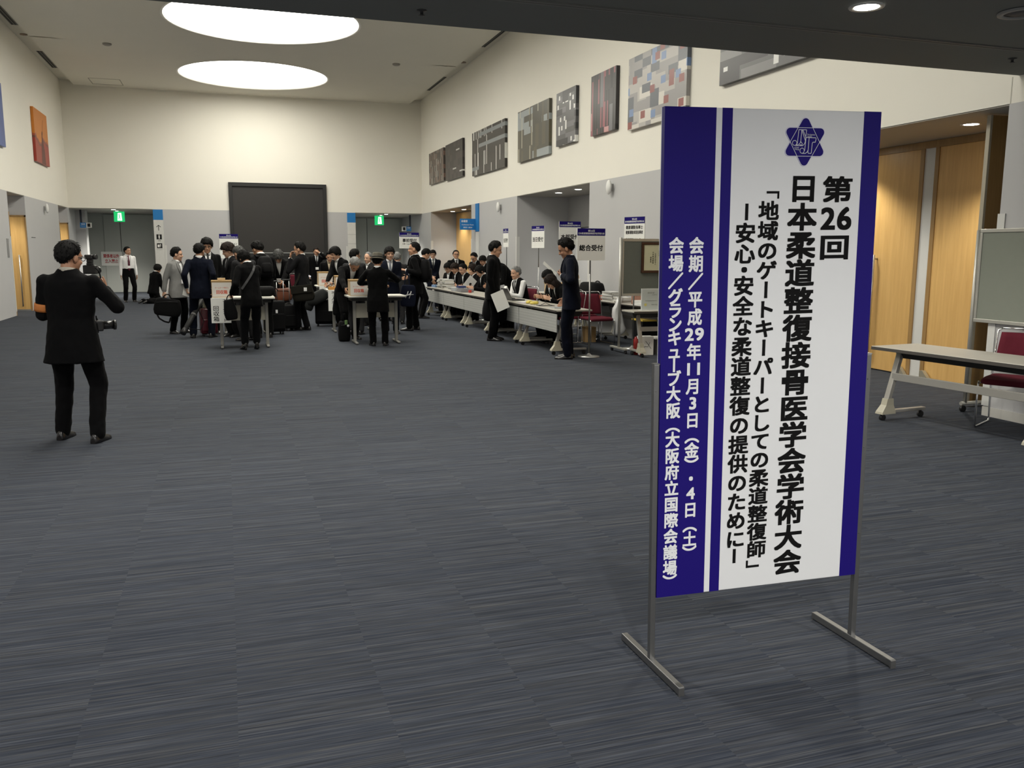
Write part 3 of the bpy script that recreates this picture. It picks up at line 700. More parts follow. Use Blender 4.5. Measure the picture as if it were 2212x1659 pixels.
CT=[(.245,14.92,'counter table at the front left, under the bowed woman in the dark pantsuit'),(2.42,14.95,'counter table at the front right, where the grey haired man is writing'),(2.34,17.3,'counter table behind the front right one, with the small orange box'),(.30,17.5,'counter table standing behind the front left counter table'),(2.34,19.5,'counter table at the back of the crowd, behind the long haired man')]
for x,y,lb in CT: counter(lb,(x,y,0))
for x,lb in ((.95,'far plain table with lit laptops below the big screen'),(2.80,'far plain table right of the laptop table below the big screen')):
    caster_table(lb,(x,28.9,0),0,panel=False,group='far tables below the big screen')
# ------------------------------------------------------------------ chairs
seatm=cloth('wine red seat fabric',(.115,.017,.028),.8); 
def chair(label,loc,rz,group='red sled base chairs'):
    t=thing('stacking_chair',label,'chair',loc,rz,group)
    q=MB(); pr=[]
    W_,D_=.225,.215
    for i in range(6):
        z=[.415,.42,.44,.458,.466,.468][i]; k=[.93,.985,1,.985,.93,.80][i]; pr.append([V((x*W_*k,y*D_*k,z+(.0 if y>-.6 else -.012))) for x,y in [(-.86,-1),(-.5,-1),(0,-1),(.5,-1),(.86,-1),(1,-.86),(1,-.4),(1,.3),(1,.86),(.86,1),(0,1),(-.86,1),(-1,.86),(-1,.3),(-1,-.4),(-1,-.86)]])
    q.loft(pr,0,True); q.build('seat',seatm,t)
    q=MB(); g=[]
    for i in range(9):
        u=-1+2*i/8; ring=[]
        for (v,dz) in [(-1,0),(-.8,-.02),(.3,0),(.8,.0),(1,0)]: pass
        yb=.235-.035*(1-u*u)*-1*-1
        g.append([V((u*.215*(1 if z<.75 else .93),.205+.03*(1-u*u)+(z-.5)*.16+o,z)) for (z,o) in ((.50,-.008),(.53,-.018),(.66,-.020),(.80,-.016),(.845,-.006),(.85,.006),(.80,.014),(.66,.014),(.53,.012),(.50,.006))])
    q.loft(g,0,True); bk=q.build('backrest',seatm,t)
    q=MB()
    for s in (-1,1):
        x=s*.238
        q.tube([(x,-.19,.43),(x,-.205,.40),(x,-.215,.03),(x,-.20,.010),(x,-.17,.008),(x,.19,.008),(x,.22,.012),(x,.225,.035),(x,.20,.40),(x,.225,.52),(x,.275,.82),(x*.97,.282,.865),(x*.82,.286,.885)],.0085,0,8)
    q.tube([(-.196,.286,.885),(0,.318,.886),(.196,.286,.885)],.0085,0,8)
    q.tube([(-.238,-.17,.412),(.238,-.17,.412)],.007,0,6); q.tube([(-.238,.17,.412),(.238,.17,.412)],.007,0,6)
    q.build('sled_frame',chrome,t); return t
ch0=chair('red stacking chair at the right edge, behind the empty table',(6.75,5.93,0),R(-62))
dup(ch0,(6.05,13.72,0),R(8),'red stacking chair right of the general reception sign pole, facing the camera')
dup(ch0,(6.07,14.45,0),R(14),'red stacking chair behind the pole of the general reception sign')
for (x,y,lb) in ((1.45,27.9,'leftmost red chair at the far tables, beside the brown bag'),(2.06,27.75,'red chair at the far tables behind the man touching his hair'),(3.15,27.8,'rightmost red chair at the far tables, by the man rubbing his face')): dup(ch0,(x,y,0),R(180),lb)
# ------------------------------------------------------------------ boards
felt=cloth('grey felt board',(.145,.155,.135),.9,.04); felt2=cloth('green grey board surface',(.225,.24,.205),.9,.03); framec=mat('board frame',(.45,.44,.40),.4,.5)
t=thing('display_board','grey felt display board on a pole stand with a framed award','display board',(6.45,12.42,0))
for x in (-.58,.58):
    q=MB(); q.cyl((x,0,.05),(x,0,1.80),.021,0,12); q.build('pole',framec,t)
    q=MB(); q.box((x-.03,-.28,.055),(x+.03,.28,.085),0,.006); ft=q.build('foot_bar',framec,t)
    for yy in (-.25,.25): MB().cyl((x-.014,yy,.027),(x+.014,yy,.027),.027,0,12).build('caster',black,ft)
MB().box((-.53,-.012,.93),(.53,.012,1.74)).build('felt_panel',felt,t)
q=MB(); q.box((-.556,-.018,1.74),(.556,.018,1.785),0,.004).box((-.556,-.018,.89),(.556,.018,.93),0,.004).box((-.556,-.018,.93),(-.53,.018,1.74),0,.004).box((.53,-.018,.93),(.556,.018,1.74),0,.004); q.build('panel_frame',framec,t)
t=thing('framed_certificate','certificate in a dark wooden frame hung on the grey display board','certificate',(6.545,12.39,1.49))
X=plane_X((0,-.019,0),(1,0,0),(0,0,1)); fr=mat('dark frame wood',(.055,.022,.012),.4); par=mat('certificate paper',(.60,.58,.40),.7,0,.2,.03)
MB().box((-.33,-.018,-.24),(.33,.016,-.20),0,.006).box((-.33,-.018,.20),(.33,.016,.24),0,.006).box((-.33,-.018,-.2),(-.29,.016,.2),0,.006).box((.29,-.018,-.2),(.33,.016,.2),0,.006).build('frame',fr,t)
MB().box((-.29,-.006,-.2),(.29,.012,.2)).build('paper',par,t)
q=MB(); X=plane_X((0,-.0068,0),(1,0,0),(0,0,1))
for i,(tx,u,v0) in enumerate((('感謝状',-.02,.10),('公益社団法人',-.09,.06),('日本柔道整復',-.13,.08),('理事長',-.17,.0))):
    v=v0
    for ch_ in tx: put_glyph(q,ch_,u,v,.03,.03,X,.01); v-=.032
q.build('lettering',ink,t)
t=thing('certificate_stand','pale certificate in an upright clear holder on the ivory table','certificate stand',(at(1405,670,11.86).x,11.86,.70))
MB().box((-.16,-.005,0),(.16,.012,.33),0,.003).build('holder',mat('clear holder',(.62,.66,.66),.15,0,.5,.02),t); MB().box((-.18,-.08,0),(.18,.06,.006)).build('base',mat('clear base',(.7,.7,.68),.2),t)
MB().box((-.145,-.0065,.02),(.145,-.005,.31)).build('sheet',mat('pale blue sheet',(.50,.55,.54),.7,0,.2,.03),t)
q=MB(); q.lathe([(.022,0),(.022,.002)],(0,0,0),0,16); s_=q.build('seal',mat('gold seal',(.62,.56,.18),.5),t); s_.location=(-.09,-.0068,.085); s_.rotation_euler=(R(90),0,0)
q=MB(); X=plane_X((0,-.0072,.0),(1,0,0),(0,0,1)); hline(q,'認定証',0,.265,.12,.026,X,.0); hline(q,'日本柔道整復接骨医学会',0,.145,.2,.014,X,0); hline(q,'学術大会',.06,.085,.1,.022,X,0); hline(q,'会員証',.06,.235,.08,.014,X,0); q.build('lettering',mat('grey ink',(.16,.17,.17),.6),t)
t=thing('board_on_casters','grey green board on a white caster stand at the right edge','board',(7.0,6.13,0),R(90))
# local x runs along the wall direction (+y world)
for x in (-.85,.565):
    MB().cyl((x,0,.09),(x,0,1.80),.02,0,12).build('pole',framec,t)
    f_=MB().cyl((x,-.62 if x>0 else -.4,.085),(x,.30 if x<0 else .05,.085),.02,0,10).build('foot_bar',framec,t)
    for yy in ((-.6,.02) if x>0 else (-.36,.26)): MB().cyl((x-.014,yy,.032),(x+.014,yy,.032),.032,0,12).build('caster',black,f_)
MB().box((-.83,-.012,.945),(.50,.012,1.775)).build('board_panel',felt2,t)
q=MB(); q.box((-.87,-.02,1.775),(.53,.02,1.81),0,.004).box((-.87,-.02,.91),(.53,.02,.945),0,.004).box((.50,-.02,.945),(.53,.02,1.775),0,.004).box((-.87,-.02,.945),(-.83,.02,1.775),0,.004); q.build('panel_frame',framec,t)
# ------------------------------------------------------------------ signs on poles
paperw=mat('paper white',(.78,.78,.75),.8); 
def polesign(label,x,y,rz,zt,lines,w_=.45,h_=.45,hd=.105,zb=.0,stand='disc'):
    t=thing('pole_sign',label,'sign',(x,y,0),rz,'reception signs on poles')
    MB().box((-w_/2,-.012,zt-h_),(w_/2,.0,zt)).build('board',paperw,t)
    MB().box((-w_/2,-.0135,zt-hd),(w_/2,-.0118,zt+.0005)).build('header_band',navy,t)
    X=plane_X((0,-.0142,0),(1,0,0),(0,0,1)); q=MB(); hline(q,'第26回',0,zt-hd*.33,.11,hd*.30,X,.025); hline(q,'日本柔道整復接骨医学会学術大会',0,zt-hd*.70,w_*.94,hd*.30,X,.025); q.build('header_lettering',printw,t)
    X=plane_X((0,-.0128,0),(1,0,0),(0,0,1)); q=MB()
    for tx,u,dz,wd,ht in lines: hline(q,tx,u,zt-dz,wd,ht,X,.028)
    q.build('lettering',ink,t)
    MB().cyl((0,.012,.03),(0,.012,1.25),.0125,0,12).cyl((0,.012,1.25),(0,.012,zt-.03),.009,0,10).build('pole',steel,t)
    MB().lathe([(.165,.0),(.165,.012),(.05,.022),(.02,.05),(.0135,.055)],(0,.012,0),0,28).build('base',alu,t)
    return t
def ps(label,x0,x1,ytop,y,rz,lines,w_=.45,h_=.45,hd=.105):
    p=at((x0+x1)/2,ytop,y); polesign(label,p.x,p.y,R(rz),p.z,lines,w_,h_,hd)
ps('pole sign reading general reception 総合受付, nearest to the camera',1247,1307,493.5,12.0,0,[('総合受付',0,.285,.385,.095)],.45,.47)
ps('pole sign reading headquarters reception 本部受付, behind the general reception sign',1206,1256,478.5,15.4,4,[('本部受付',0,.285,.385,.095)],.45,.45)
ps('pole sign reading same day reception 当日受付, above the old man in a vest',1149,1177,488,17.4,-74,[('当日受付',0,.28,.385,.105)],.45,.46)
ps('pole sign reading same day reception 当日受付, turned nearly edge on behind the walking man',1087,1100,494,20.2,-92,[('当日受付',0,.28,.385,.105)],.45,.44)
ps('pole sign for health exercise instructors above the grey display board',1353,1391,468.5,12.82,-70,[('健康運動指導士',0,.165,.38,.06),('健康運動実践指導者',0,.245,.38,.06),('登録更新カウンター',0,.36,.38,.05)],.45,.62)
ps('pole sign reading advance reception 事前受付 in front of the right far doorway',860,907,502.5,22.4,2,[('事前受付',.01,.20,.38,.095),('（ネームカード）',.0,.29,.42,.05)],.52,.405)
ps('pole sign reading presentation reception left of the big screen',473,514,505.5,23.0,-2,[('プレゼンテーション',0,.24,.40,.06),('データ受付',0,.345,.36,.075)],.45,.6,.11)
# ------------------------------------------------------------------ people
skins=[mat('skin warm',(.46,.255,.160),.5,0,.35,.05,12),mat('skin light',(.55,.325,.22),.5,0,.35,.05,12),mat('skin tan',(.36,.185,.11),.5,0,.35,.05,12)]
blacks=cloth('black suit cloth',(.0026,.0026,.0029)); navys=cloth('navy suit cloth',(.0038,.0052,.0115)); chars=cloth('charcoal suit cloth',(.020,.020,.0215)); greyj=cloth('light grey jacket cloth',(.20,.20,.195)); dkgr=cloth('dark grey suit cloth',(.0065,.0065,.0075))
shirtw=cloth('white shirt cloth',(.74,.74,.74),.8,.04); paleg=cloth('grey waistcoat cloth',(.12,.12,.125)); beigec=cloth('beige scarf cloth',(.50,.42,.30))
hairk=mat('black hair',(.0040,.0036,.0033),.75,0,.18,.3,60,.6,160); hairb=mat('dark brown hair',(.013,.0075,.0055),.7,0,.2,.3,60,.6,160); hairg=mat('grey hair',(.17,.17,.165),.6,0,.3,.35,60,.5,90); hairdg=mat('greying dark hair',(.05,.05,.048),.6,0,.3,.35,60,.5,90)
shoem=mat('black shoe leather',(.012,.011,.011),.25,0,.5,.1); eyem=mat('eye dark',(.012,.01,.01),.3,0,.5,0); lipm=mat('lips',(.38,.15,.12),.5); ties=mat('black tie silk',(.010,.010,.012),.4); tiem=mat('maroon tie silk',(.10,.012,.03),.4); tieg=mat('striped grey tie silk',(.16,.17,.20),.4,0,.4,.6,60)
tawny=mat('tawny armband',(.42,.14,.03),.7); badgew=mat('badge card white',(.8,.8,.8),.4); strapm=mat('lanyard black',(.012,.012,.016),.6); glassm=mat('glasses frame',(.02,.016,.014),.3); felt_h=cloth('hat felt grey brown',(.105,.098,.08),.9)
FINE=.0085
def remesh(mb,name,m,voxel,sm=3,amp=0.0,seed=0.0,cut=None):
    me=mb.mesh(name); o=bpy.data.objects.new(name,me)
    a=o.modifiers.new('r','REMESH'); a.mode='VOXEL'; a.voxel_size=voxel; a.use_smooth_shade=True
    if sm: b_=o.modifiers.new('s','SMOOTH'); b_.iterations=sm; b_.factor=.5
    r=evaluated(o); bpy.data.meshes.remove(me)
    if amp>0:
        so=V((seed,seed*1.7,0))
        nn=[v.normal.copy() for v in r.vertices]
        for v,n_ in zip(r.vertices,nn):
            c=v.co
            q=V((c.x*1.6,c.y*1.6,c.z))
            v.co=c+n_*(noise.noise(q*7+so)*amp+noise.noise(q*19+so)*amp*.45)
    if cut:
        bm=bmesh.new(); bm.from_mesh(r); cut(bm); bm.to_mesh(r); bm.free()
    for p in r.polygons: p.use_smooth=True
    r.name=name; r.materials.clear(); r.materials.append(m)
    return r
def sring(c,Rm,hw,df,db,n=26,e=2.4):
    out=[]
    for k in range(n):
        a=2*math.pi*k/n; ca,sa=math.cos(a),math.sin(a)
        x=hw*math.copysign(abs(ca)**(2/e),ca); y=(df if sa>0 else db)*math.copysign(abs(sa)**(2/e),sa)
        out.append(c+Rm@V((x,y,0)))
    return out
def ik(a,t,l1,l2,pole):
    d=t-a; L=min(d.length,(l1+l2)*.995); L=max(L,abs(l1-l2)+.02); d=d.normalized(); t=a+d*L
    x=(l1*l1-l2*l2+L*L)/(2*L); h=math.sqrt(max(l1*l1-x*x,0))
    p=V(pole); p=p-d*p.dot(d)
    if p.length<1e-4: p=V((0,-1,0))-d*d.dot(V((0,-1,0)))
    return a+d*x+p.normalized()*h,t
def interp(pts,x):
    for (a,b),(c,d) in zip(pts[:-1],pts[1:]):
        if x<=c: return b+(d-b)*((x-a)/(c-a) if c>a else 0)
    return pts[-1][1]
HAIRS={'short':[(0,40),(35,38),(52,32),(66,8),(80,-6),(92,2),(108,-24),(140,-46),(180,-54)],
 'high':[(0,46),(35,44),(52,36),(66,14),(80,2),(92,6),(108,-20),(140,-42),(180,-50)],
 'bowl':[(0,16),(35,13),(55,4),(70,-12),(85,-14),(100,-22),(140,-42),(180,-48)],
 'bob':[(0,20),(32,18),(50,-14),(66,-48),(90,-56),(180,-58)],
 'thin':[(0,62),(35,58),(55,46),(68,14),(80,0),(92,4),(108,-22),(140,-44),(180,-52)]}
def person(label,head,depth,yaw,hyaw=None,hpitch=8,hroll=0,lean=0,side=0,twist=0,RH=None,LH=None,rpole=None,lpole=None,rpalm=None,lpalm=None,rcurl=.35,lcurl=.35,feet=None,stance=.10,toes=None,
           h=None,mode='stand',hair='short',hairm=None,hthick=.014,messy=.006,skin=0,suit='black',trousers=None,inner=None,tie=None,badge=False,glasses=False,face=True,build=1.0,jacket=True,vest=False,longhair=0,hem=-.20,voxel=None,seed=1,group=None,extra=None,seat=.565,heel=False,vcut=True,cuffs=True,hemw=0.0):
    hairm=hairm or hairk; hyaw=yaw if hyaw is None else hyaw
    suitm={'black':blacks,'navy':navys,'char':chars,'grey':greyj,'dkgr':dkgr}[suit]; trm={'black':blacks,'navy':navys,'char':chars,'dkgr':dkgr,None:suitm}[trousers]
    vx=voxel or FINE
    Rx=lambda a: Matrix.Rotation(R(-a),3,'X')
    pz={'stand':.93,'seat':seat,'kneel':.40}[mode]
    Rp=Matrix.Rotation(R(side*.4),3,'Y')@Rx(lean*(.45 if mode=='stand' else .6)); Rc=Matrix.Rotation(R(-twist),3,'Z')@Matrix.Rotation(R(side),3,'Y')@Rx(lean)
    P=V((0,-.22*math.sin(R(lean)) if mode=='stand' else 0,pz-(.05*math.sin(R(lean)) if mode=='stand' else 0)))
    Wc=P+Rp@V((0,0,.15)); C=Wc+Rc@V((0,0,.18)); NB=C+Rc@V((0,-.012,.21))
    Rn=Rx(lean*.8+hpitch*.4); hp=NB+Rn@V((0,.015,.046))
    Rh=Matrix.Rotation(R(-(hyaw-yaw)),3,'Z')@Matrix.Rotation(R(hroll),3,'Y')@Rx(hpitch)
    HS=1.085; RhS=Rh*HS; H=hp+Rh@V((0,.018,.074)); top=H+RhS@V((0,-.008,.12+hthick*.6))
    tgt=at(head[0],head[1],depth)
    hl=H+V((0,0,top.z-H.z if hpitch<35 else .105))
    s=(tgt.z/hl.z) if h is None else h/1.72
    Rz=Matrix.Rotation(R(-yaw),3,'Z'); o2=Rz@V((hl.x,hl.y,0))*s
    loc=V((tgt.x-o2.x,tgt.y-o2.y,0))
    root=thing('person',label,'person',loc,R(-yaw),group); root.scale=(s,s,s)
    inv=Rz.transposed()
    def loc_(wp): return inv@(V(wp)-loc)/s
    def wld(p): return loc+Rz@(p*s)
    # arms
    arms={}
    for nm,sx,T,pole in (('R',1,RH,rpole),('L',-1,LH,lpole)):
        S=C+Rc@V((sx*.180*build,-.008,.126))
        if T is None: t=P+V((sx*.235*build,.02,-.10 if mode!='seat' else .12)) if lean<25 else S+V((sx*.03,.06,-.50))
        elif len(T)==4: t=P+V(T[:3])     # local offset from the hips
        else: t=loc_(T)
        pl=V(pole) if pole else V((sx*.35,-1,-.25))
        E_,t=ik(S,t,.285,.255,pl); arms[nm]=(S,E_,t)
    # legs
    legs={}
    for i,(nm,sx) in enumerate((('R',1),('L',-1))):
        hipj=P+Rp@V((sx*.092*build,0,-.035))
        if feet: a=loc_(feet[i]); a=V((a.x,a.y,.085))
        elif mode=='seat': a=V((sx*.12,.36,.085))
        elif mode=='kneel': a=V((sx*.11,-.30,.09))
        else: a=V((sx*stance,.0,.085))
        if heel: a.z+=.05
        fl=V((a.x-hipj.x,a.y-hipj.y,0)); mx_=math.sqrt(max(.01,.838**2-(hipj.z-a.z)**2))
        if mode=='stand' and fl.length>mx_: fl=fl*(mx_/fl.length); a=V((hipj.x+fl.x,hipj.y+fl.y,a.z))
        ta=R((toes[i] if toes else sx*9)); td=V((math.sin(ta),math.cos(ta),0))
        kp=td+V((0,0,.0)) if mode!='kneel' else V((sx*.1,1,-.4))
        k,a=ik(hipj,a,.425,.42,kp); legs[nm]=(hipj,k,a,td)
    sk=skins[skin]
    # --- body: one continuous surface
    b=MB()
    hd=lambda p: H+RhS@V(p)
    
    b.ell(hd((0,-.008,.03)),(.075,.094,.086),0,20,12,RhS); b.ell(hd((0,.016,-.035)),(.060,.070,.080),0,20,12,RhS); b.ell(hd((0,.055,-.088)),(.030,.028,.024),0,12,8,RhS)
    b.caps(hd((0,.080,.012)),hd((0,.098,-.028)),.008,.0125); b.caps(hd((-.013,.086,-.032)),hd((.013,.086,-.032)),.008,.008)
    b.caps(hd((-.04,.073,.022)),hd((.04,.073,.022)),.010,.010)
    for sx in (-1,1):
        b.ell(hd((sx*.077,-.006,-.008)),(.010,.022,.032),0,10,8,RhS); b.ell(hd((sx*.036,.066,-.03)),(.020,.014,.018),0,10,8,RhS)
    b.caps(NB+Rc@V((0,0,-.06)),hd((0,-.015,-.045)),.062,.056,0,14)
    lv=[(P,Rp,-.10,.15,.09,.10),(P,Rp,.03,.155,.095,.105),(Wc,Rp,0,.135,.09,.085),(C,Rc,-.05,.148,.095,.09),(C,Rc,.06,.16,.095,.095),(C,Rc,.14,.145,.075,.085),(C,Rc,.19,.08,.05,.06)]
    b.loft([sring(c+Rm@V((0,0,z)),Rm,hw*build,df,db) for c,Rm,z,hw,df,db in lv])
    for nm,sx in (('R',1),('L',-1)):
        S,E_,t=arms[nm]
        b.caps(C+Rc@V((sx*.09,-.005,.14)),S,.045,.05); b.caps(S,E_,.046,.038); b.caps(E_,t,.037,.026)
        # hand
        d=(t-E_).normalized(); pn=(rpalm if nm=='R' else lpalm)
        n_=V(pn) if pn else V((-sx,.15,0)); n_=n_-d*n_.dot(d)
        if n_.length<.05: n_=V((0,1,0))-d*d.y
        n_.normalize(); th=d.cross(n_)*sx; cu=rcurl if nm=='R' else lcurl
        for i,L in enumerate((.074,.082,.076,.058)):
            off=th*(.030-.020*i); p0=t+d*.012+off*.6; p1=t+d*(.092-.004*abs(i-1))+off
            b.caps(p0,p1,.0125,.0115,0,8); a_=0.0; p=p1
            for q_,fr in enumerate((.45,.32,.23)):
                a_+=cu*(1.0+.12*i)*(1.1 if q_ else .8); dd=(d*math.cos(a_)+n_*math.sin(a_)); p2=p+dd*L*fr; b.caps(p,p2,.0092-.0007*q_,.0086-.0007*q_,0,8); p=p2
        p0=t+d*.022+th*.026; dd=(d*.62+th*.62+n_*(.25+cu*.3)).normalized(); p1=p0+dd*.045; b.caps(t+d*.015+th*.012,p0,.013,.0125,0,8); b.caps(p0,p1,.0115,.0100,0,8); dd=(dd+d*.35+n_*cu*.4).normalized(); b.caps(p1,p1+dd*.032,.0098,.0088,0,8)
        hipj,k,a,td=legs[nm]
        b.caps(hipj,k,.075,.05); b.caps(k,a,.048,.036); b.caps(a+V((0,0,-.02)),a+td*.10+V((0,0,-.06)),.030,.018)
    link('body',remesh(b,'body',sk,vx,2),root)
    # --- face details
    if face:
        for sx in (-1,1):
            q=MB(); q.ell(hd((sx*.031,.0765,.002)),(.0125,.006,.0052),0,10,6,RhS); q.build('eye',eyem,root)
            q=MB(); q.caps(hd((sx*.018,.0835,.020)),hd((sx*.046,.0755,.021)),.0045,.0035,0,6); q.build('eyebrow',hairm if hairm is not hairg else hairdg,root)
        q=MB(); q.ell(hd((0,.0825,-.064)),(.018,.005,.0055),0,12,6,RhS); q.build('lips',lipm,root)
    if glasses:
        q=MB()
        for sx in (-1,1):
            q.tube([hd((sx*.034+.024*math.cos(a*math.pi/7),.0935,.0+.017*math.sin(a*math.pi/7))) for a in range(14)],.0028,0,6,True)
            q.tube([hd((sx*.058,.093,.004)),hd((sx*.078,.06,.006)),hd((sx*.083,-.005,.004))],.0026,0,6)
        q.tube([hd((-.010,.095,.004)),hd((.010,.095,.004))],.0028,0,6); q.build('glasses',glassm,root)
    # --- hair
    if hair:
        ln=HAIRS[hair]; q=MB(); rings=[]; nu,nv=84,40
        for i in range(nv+1):
            el=-90+180*(i+(.05 if i==0 else (-.05 if i==nv else 0)))/nv; ring=[]
            for k in range(nu):
                az=360*k/nu; aa=az if az<=180 else 360-az
                d=V((math.sin(R(az))*math.cos(R(el)),math.cos(R(az))*math.cos(R(el)),math.sin(R(el))))
                cz=V((math.cos(R(az)),math.sin(R(az)),0))
                jag=noise.noise(cz*9+V((seed*3.1,0,0)))*5+noise.noise(cz*22+V((0,seed*3.1,0)))*4
                line=interp(ln,aa)+jag
                t=max(0,min(1,(el-line)/5+.5)); t=t*t*(3-2*t)
                fade=max(0,min(1,(el-line)/34)) if hair in ('short','high','thin') else max(.45,min(1,(el-line)/20+.5))
                w_=max(.15,math.cos(R(el)))
                strand=noise.noise(V((cz.x*13*w_,cz.y*13*w_,d.z*2.5+seed)))*.5+noise.noise(V((cz.x*30*w_,cz.y*30*w_,d.z*4+seed*2)))*.35
                nz=noise.noise(V((d.x*4,d.y*4,d.z*3))+V((seed*7,0,0)))*messy*.9+strand*(.0035+messy*.55)
                k2=.78+t*(.215+ ((.003+hthick*fade)*(.75+.45*max(0,d.z)) +nz*max(.25,fade))/.09)
                ring.append(hd((d.x*.079*k2,-.008+d.y*.098*k2,.024+d.z*.093*k2)))
            rings.append(ring)
        q.loft(rings)
        rg=random.Random(seed*7+1)
        for _ in range(230):
            az=rg.uniform(0,360); aa=az if az<=180 else 360-az; el=math.degrees(math.asin(rg.uniform(-.75,1))); line=interp(ln,aa)
            if el<line+1: continue
            fade=max(0,min(1,(el-line)/34)) if hair in ('short','high','thin') else max(.45,min(1,(el-line)/20+.5))
            d=V((math.sin(R(az))*math.cos(R(el)),math.cos(R(az))*math.cos(R(el)),math.sin(R(el))))
            T=V((math.sin(R(az))*math.sin(R(el)),math.cos(R(az))*math.sin(R(el)),-math.cos(R(el)))); Sd=V((math.cos(R(az)),-math.sin(R(az)),0))
            kb=.985+(.003+hthick*fade)*(.75+.45*max(0,d.z))/.09
            pt=lambda v,k: V((v.x*.079*k,-.008+v.y*.098*k,.024+v.z*.093*k))
            L=rg.uniform(.018,.042)*(.45+.55*fade); wd=rg.uniform(.004,.009); P0=pt(d,kb*.975)
            out=(.07+messy*18*rg.random())*fade+.02
            tp=P0+T*L+d*L*out+Sd*rg.uniform(-.4,.4)*L
            q.add([hd(P0-Sd*wd),hd(P0+Sd*wd),hd(P0+T*L*.35+d*(.004+L*out*.5)),hd(tp)],[(0,2,3),(2,1,3),(0,1,2),(1,0,3)],0,True)
        if longhair:
            L=longhair
            q.loft([sring(hd((0,-.045-.02*u,.0-L*u)),RhS,.088-.018*u*u,.055,.05,16,2.2) for u in (0,.25,.5,.75,1)])
            for sx in (-1,1): q.loft([sring(hd((sx*(.078-.006*u),.012-.01*u,.02-(L*.8)*u)),RhS,.018,.04-.012*u,.05-.015*u,12,2.1) for u in (0,.3,.6,1)])
        q.build('hair',hairm,root)
    # --- trousers, shoes
    q=MB(); seated=mode!='stand'
    q.loft([sring(P+Rp@V((0,0,z)),Rp,hw*build,df,db) for z,hw,df,db in ((-.13,.12,.08,.09),(-.09,.165,.105,.12),(-.02,.178,.112,.128),(.06,.168,.110,.118),(.13,.160,.108,.110))])
    for nm in 'RL':
        hipj,k,a,td=legs[nm]; dn=(a-k).normalized()
        q.caps(hipj,k,.098*build,.074,0,14); q.caps(k,a+dn*(.004 if not heel else -.01),.073,.064,0,14)
    link('trousers',remesh(q,'trousers',trm,max(vx*1.35,.010),3,.009,seed+5),root)
    for nm in 'RL':
        hipj,k,a,td=legs[nm]; q=MB(); sd=td.cross(V((0,0,1)))
        ba=V((a.x,a.y,0)); zb=a.z-.085
        if mode=='kneel': q.caps(a,a-V((0,.14,.05)),.038,.03,0,12)
        else:
            rings=[]
            for tt,hw,hh in ((-.078,.018,.05),(-.070,.030,.075),(-.045,.036,.098),(0,.038,.105),(.05,.041,.078),(.10,.046,.056),(.145,.043,.044),(.175,.030,.034),(.186,.012,.022)):
                zz=zb*(max(0,1-(tt+.07)/.2)); c=ba+td*tt
                rings.append([c+sd*(hw*x)+V((0,0,zz+ z*hh)) for x,z in ((-1,.02),(-1,.30),(-.8,.68),(-.4,.93),(0,1),(.4,.93),(.8,.68),(1,.30),(1,.02),(0,.0))])
            q.loft(rings)
            if heel: q.cyl(ba-td*.055,ba-td*.06+V((0,0,.06)),.008,0,8,.018)
        q.build('shoe',shoem,root)
    # --- shirt
    inn=inner or shirtw
    TL=[(P,Rp,hem,.200+hemw,.122,.138+hemw*.5),(P,Rp,-.06,.196,.122,.142),(Wc,Rp,0,.170,.116,.110),(C,Rc,-.06,.180,.120,.114),(C,Rc,.05,.197,.121,.118),(C,Rc,.125,.190,.104,.112),(C,Rc,.172,.158,.080,.094),(C,Rc,.205,.098,.066,.078),(C,Rc,.238,.070,.060,.066)]
    if mode!='stand': TL[0]=(P,Rp,-.12,.20,.13,.14)
    q=MB(); sub=.016 if jacket else .010
    sl=[(c,Rm,z,(hw-sub)*build,df-sub,db-sub) for c,Rm,z,hw,df,db in TL]
    if not jacket: sl[0]=(P,Rp,.0,.140*build,.088,.098); sl[1]=(P,Rp,.10,.156*build,.100,.104)
    q.loft([sring(c+Rm@V((0,0,z)),Rm,hw,df,db) for c,Rm,z,hw,df,db in (sl if not jacket else sl[1:-1])])
    if not jacket:
        for nm,sx in (('R',1),('L',-1)):
            S,E_,t=arms[nm]; q.caps(C+Rc@V((sx*.10,-.005,.130)),S+Rc@V((0,0,-.01)),.048,.058,0,12); q.caps(S,E_,.062,.052,0,12); q.caps(E_,t,.051,.038,0,12)
        link('shirt',remesh(q,'shirt',inn,.011,3,.007,seed),root)
        q=MB()
    cn=NB+Rc@V((0,.006,0))
    col_=[(-.03,.078,.074),(.008,.071,.067),(.028,.064,.063),(.028,.058,.057),(.0,.056,.055)]
    q.loft([[p-Rc@V((0,0,.24*(Rc.transposed()@(p-cn)).y)) for p in sring(cn+Rc@V((0,.004,z)),Rc,r1,r2+.002,r2)] for z,r1,r2 in col_],0,True,True)
    if cuffs:
        for nm in 'RL':
            S,E_,t=arms[nm]; d=(t-E_).normalized(); q.cyl(t-d*.05,t+d*.006,.034,0,12)
    q.build('shirt' if jacket else 'collar',inn,root)
    def front(x,z,off):     # point on the jacket front in the chest frame
        hw=interp([(-.3,.18),(-.06,.18),(.05,.197),(.125,.19),(.172,.158),(.205,.098),(.24,.07)],z)*build; df=interp([(-.3,.118),(-.06,.120),(.05,.121),(.125,.104),(.172,.080),(.205,.066),(.24,.060)],z)
        u=min(.98,abs(x)/hw); y=df*(1-u**2.4)**(1/2.4); return C+Rc@V((x,y+off,z))
    apex=-.12
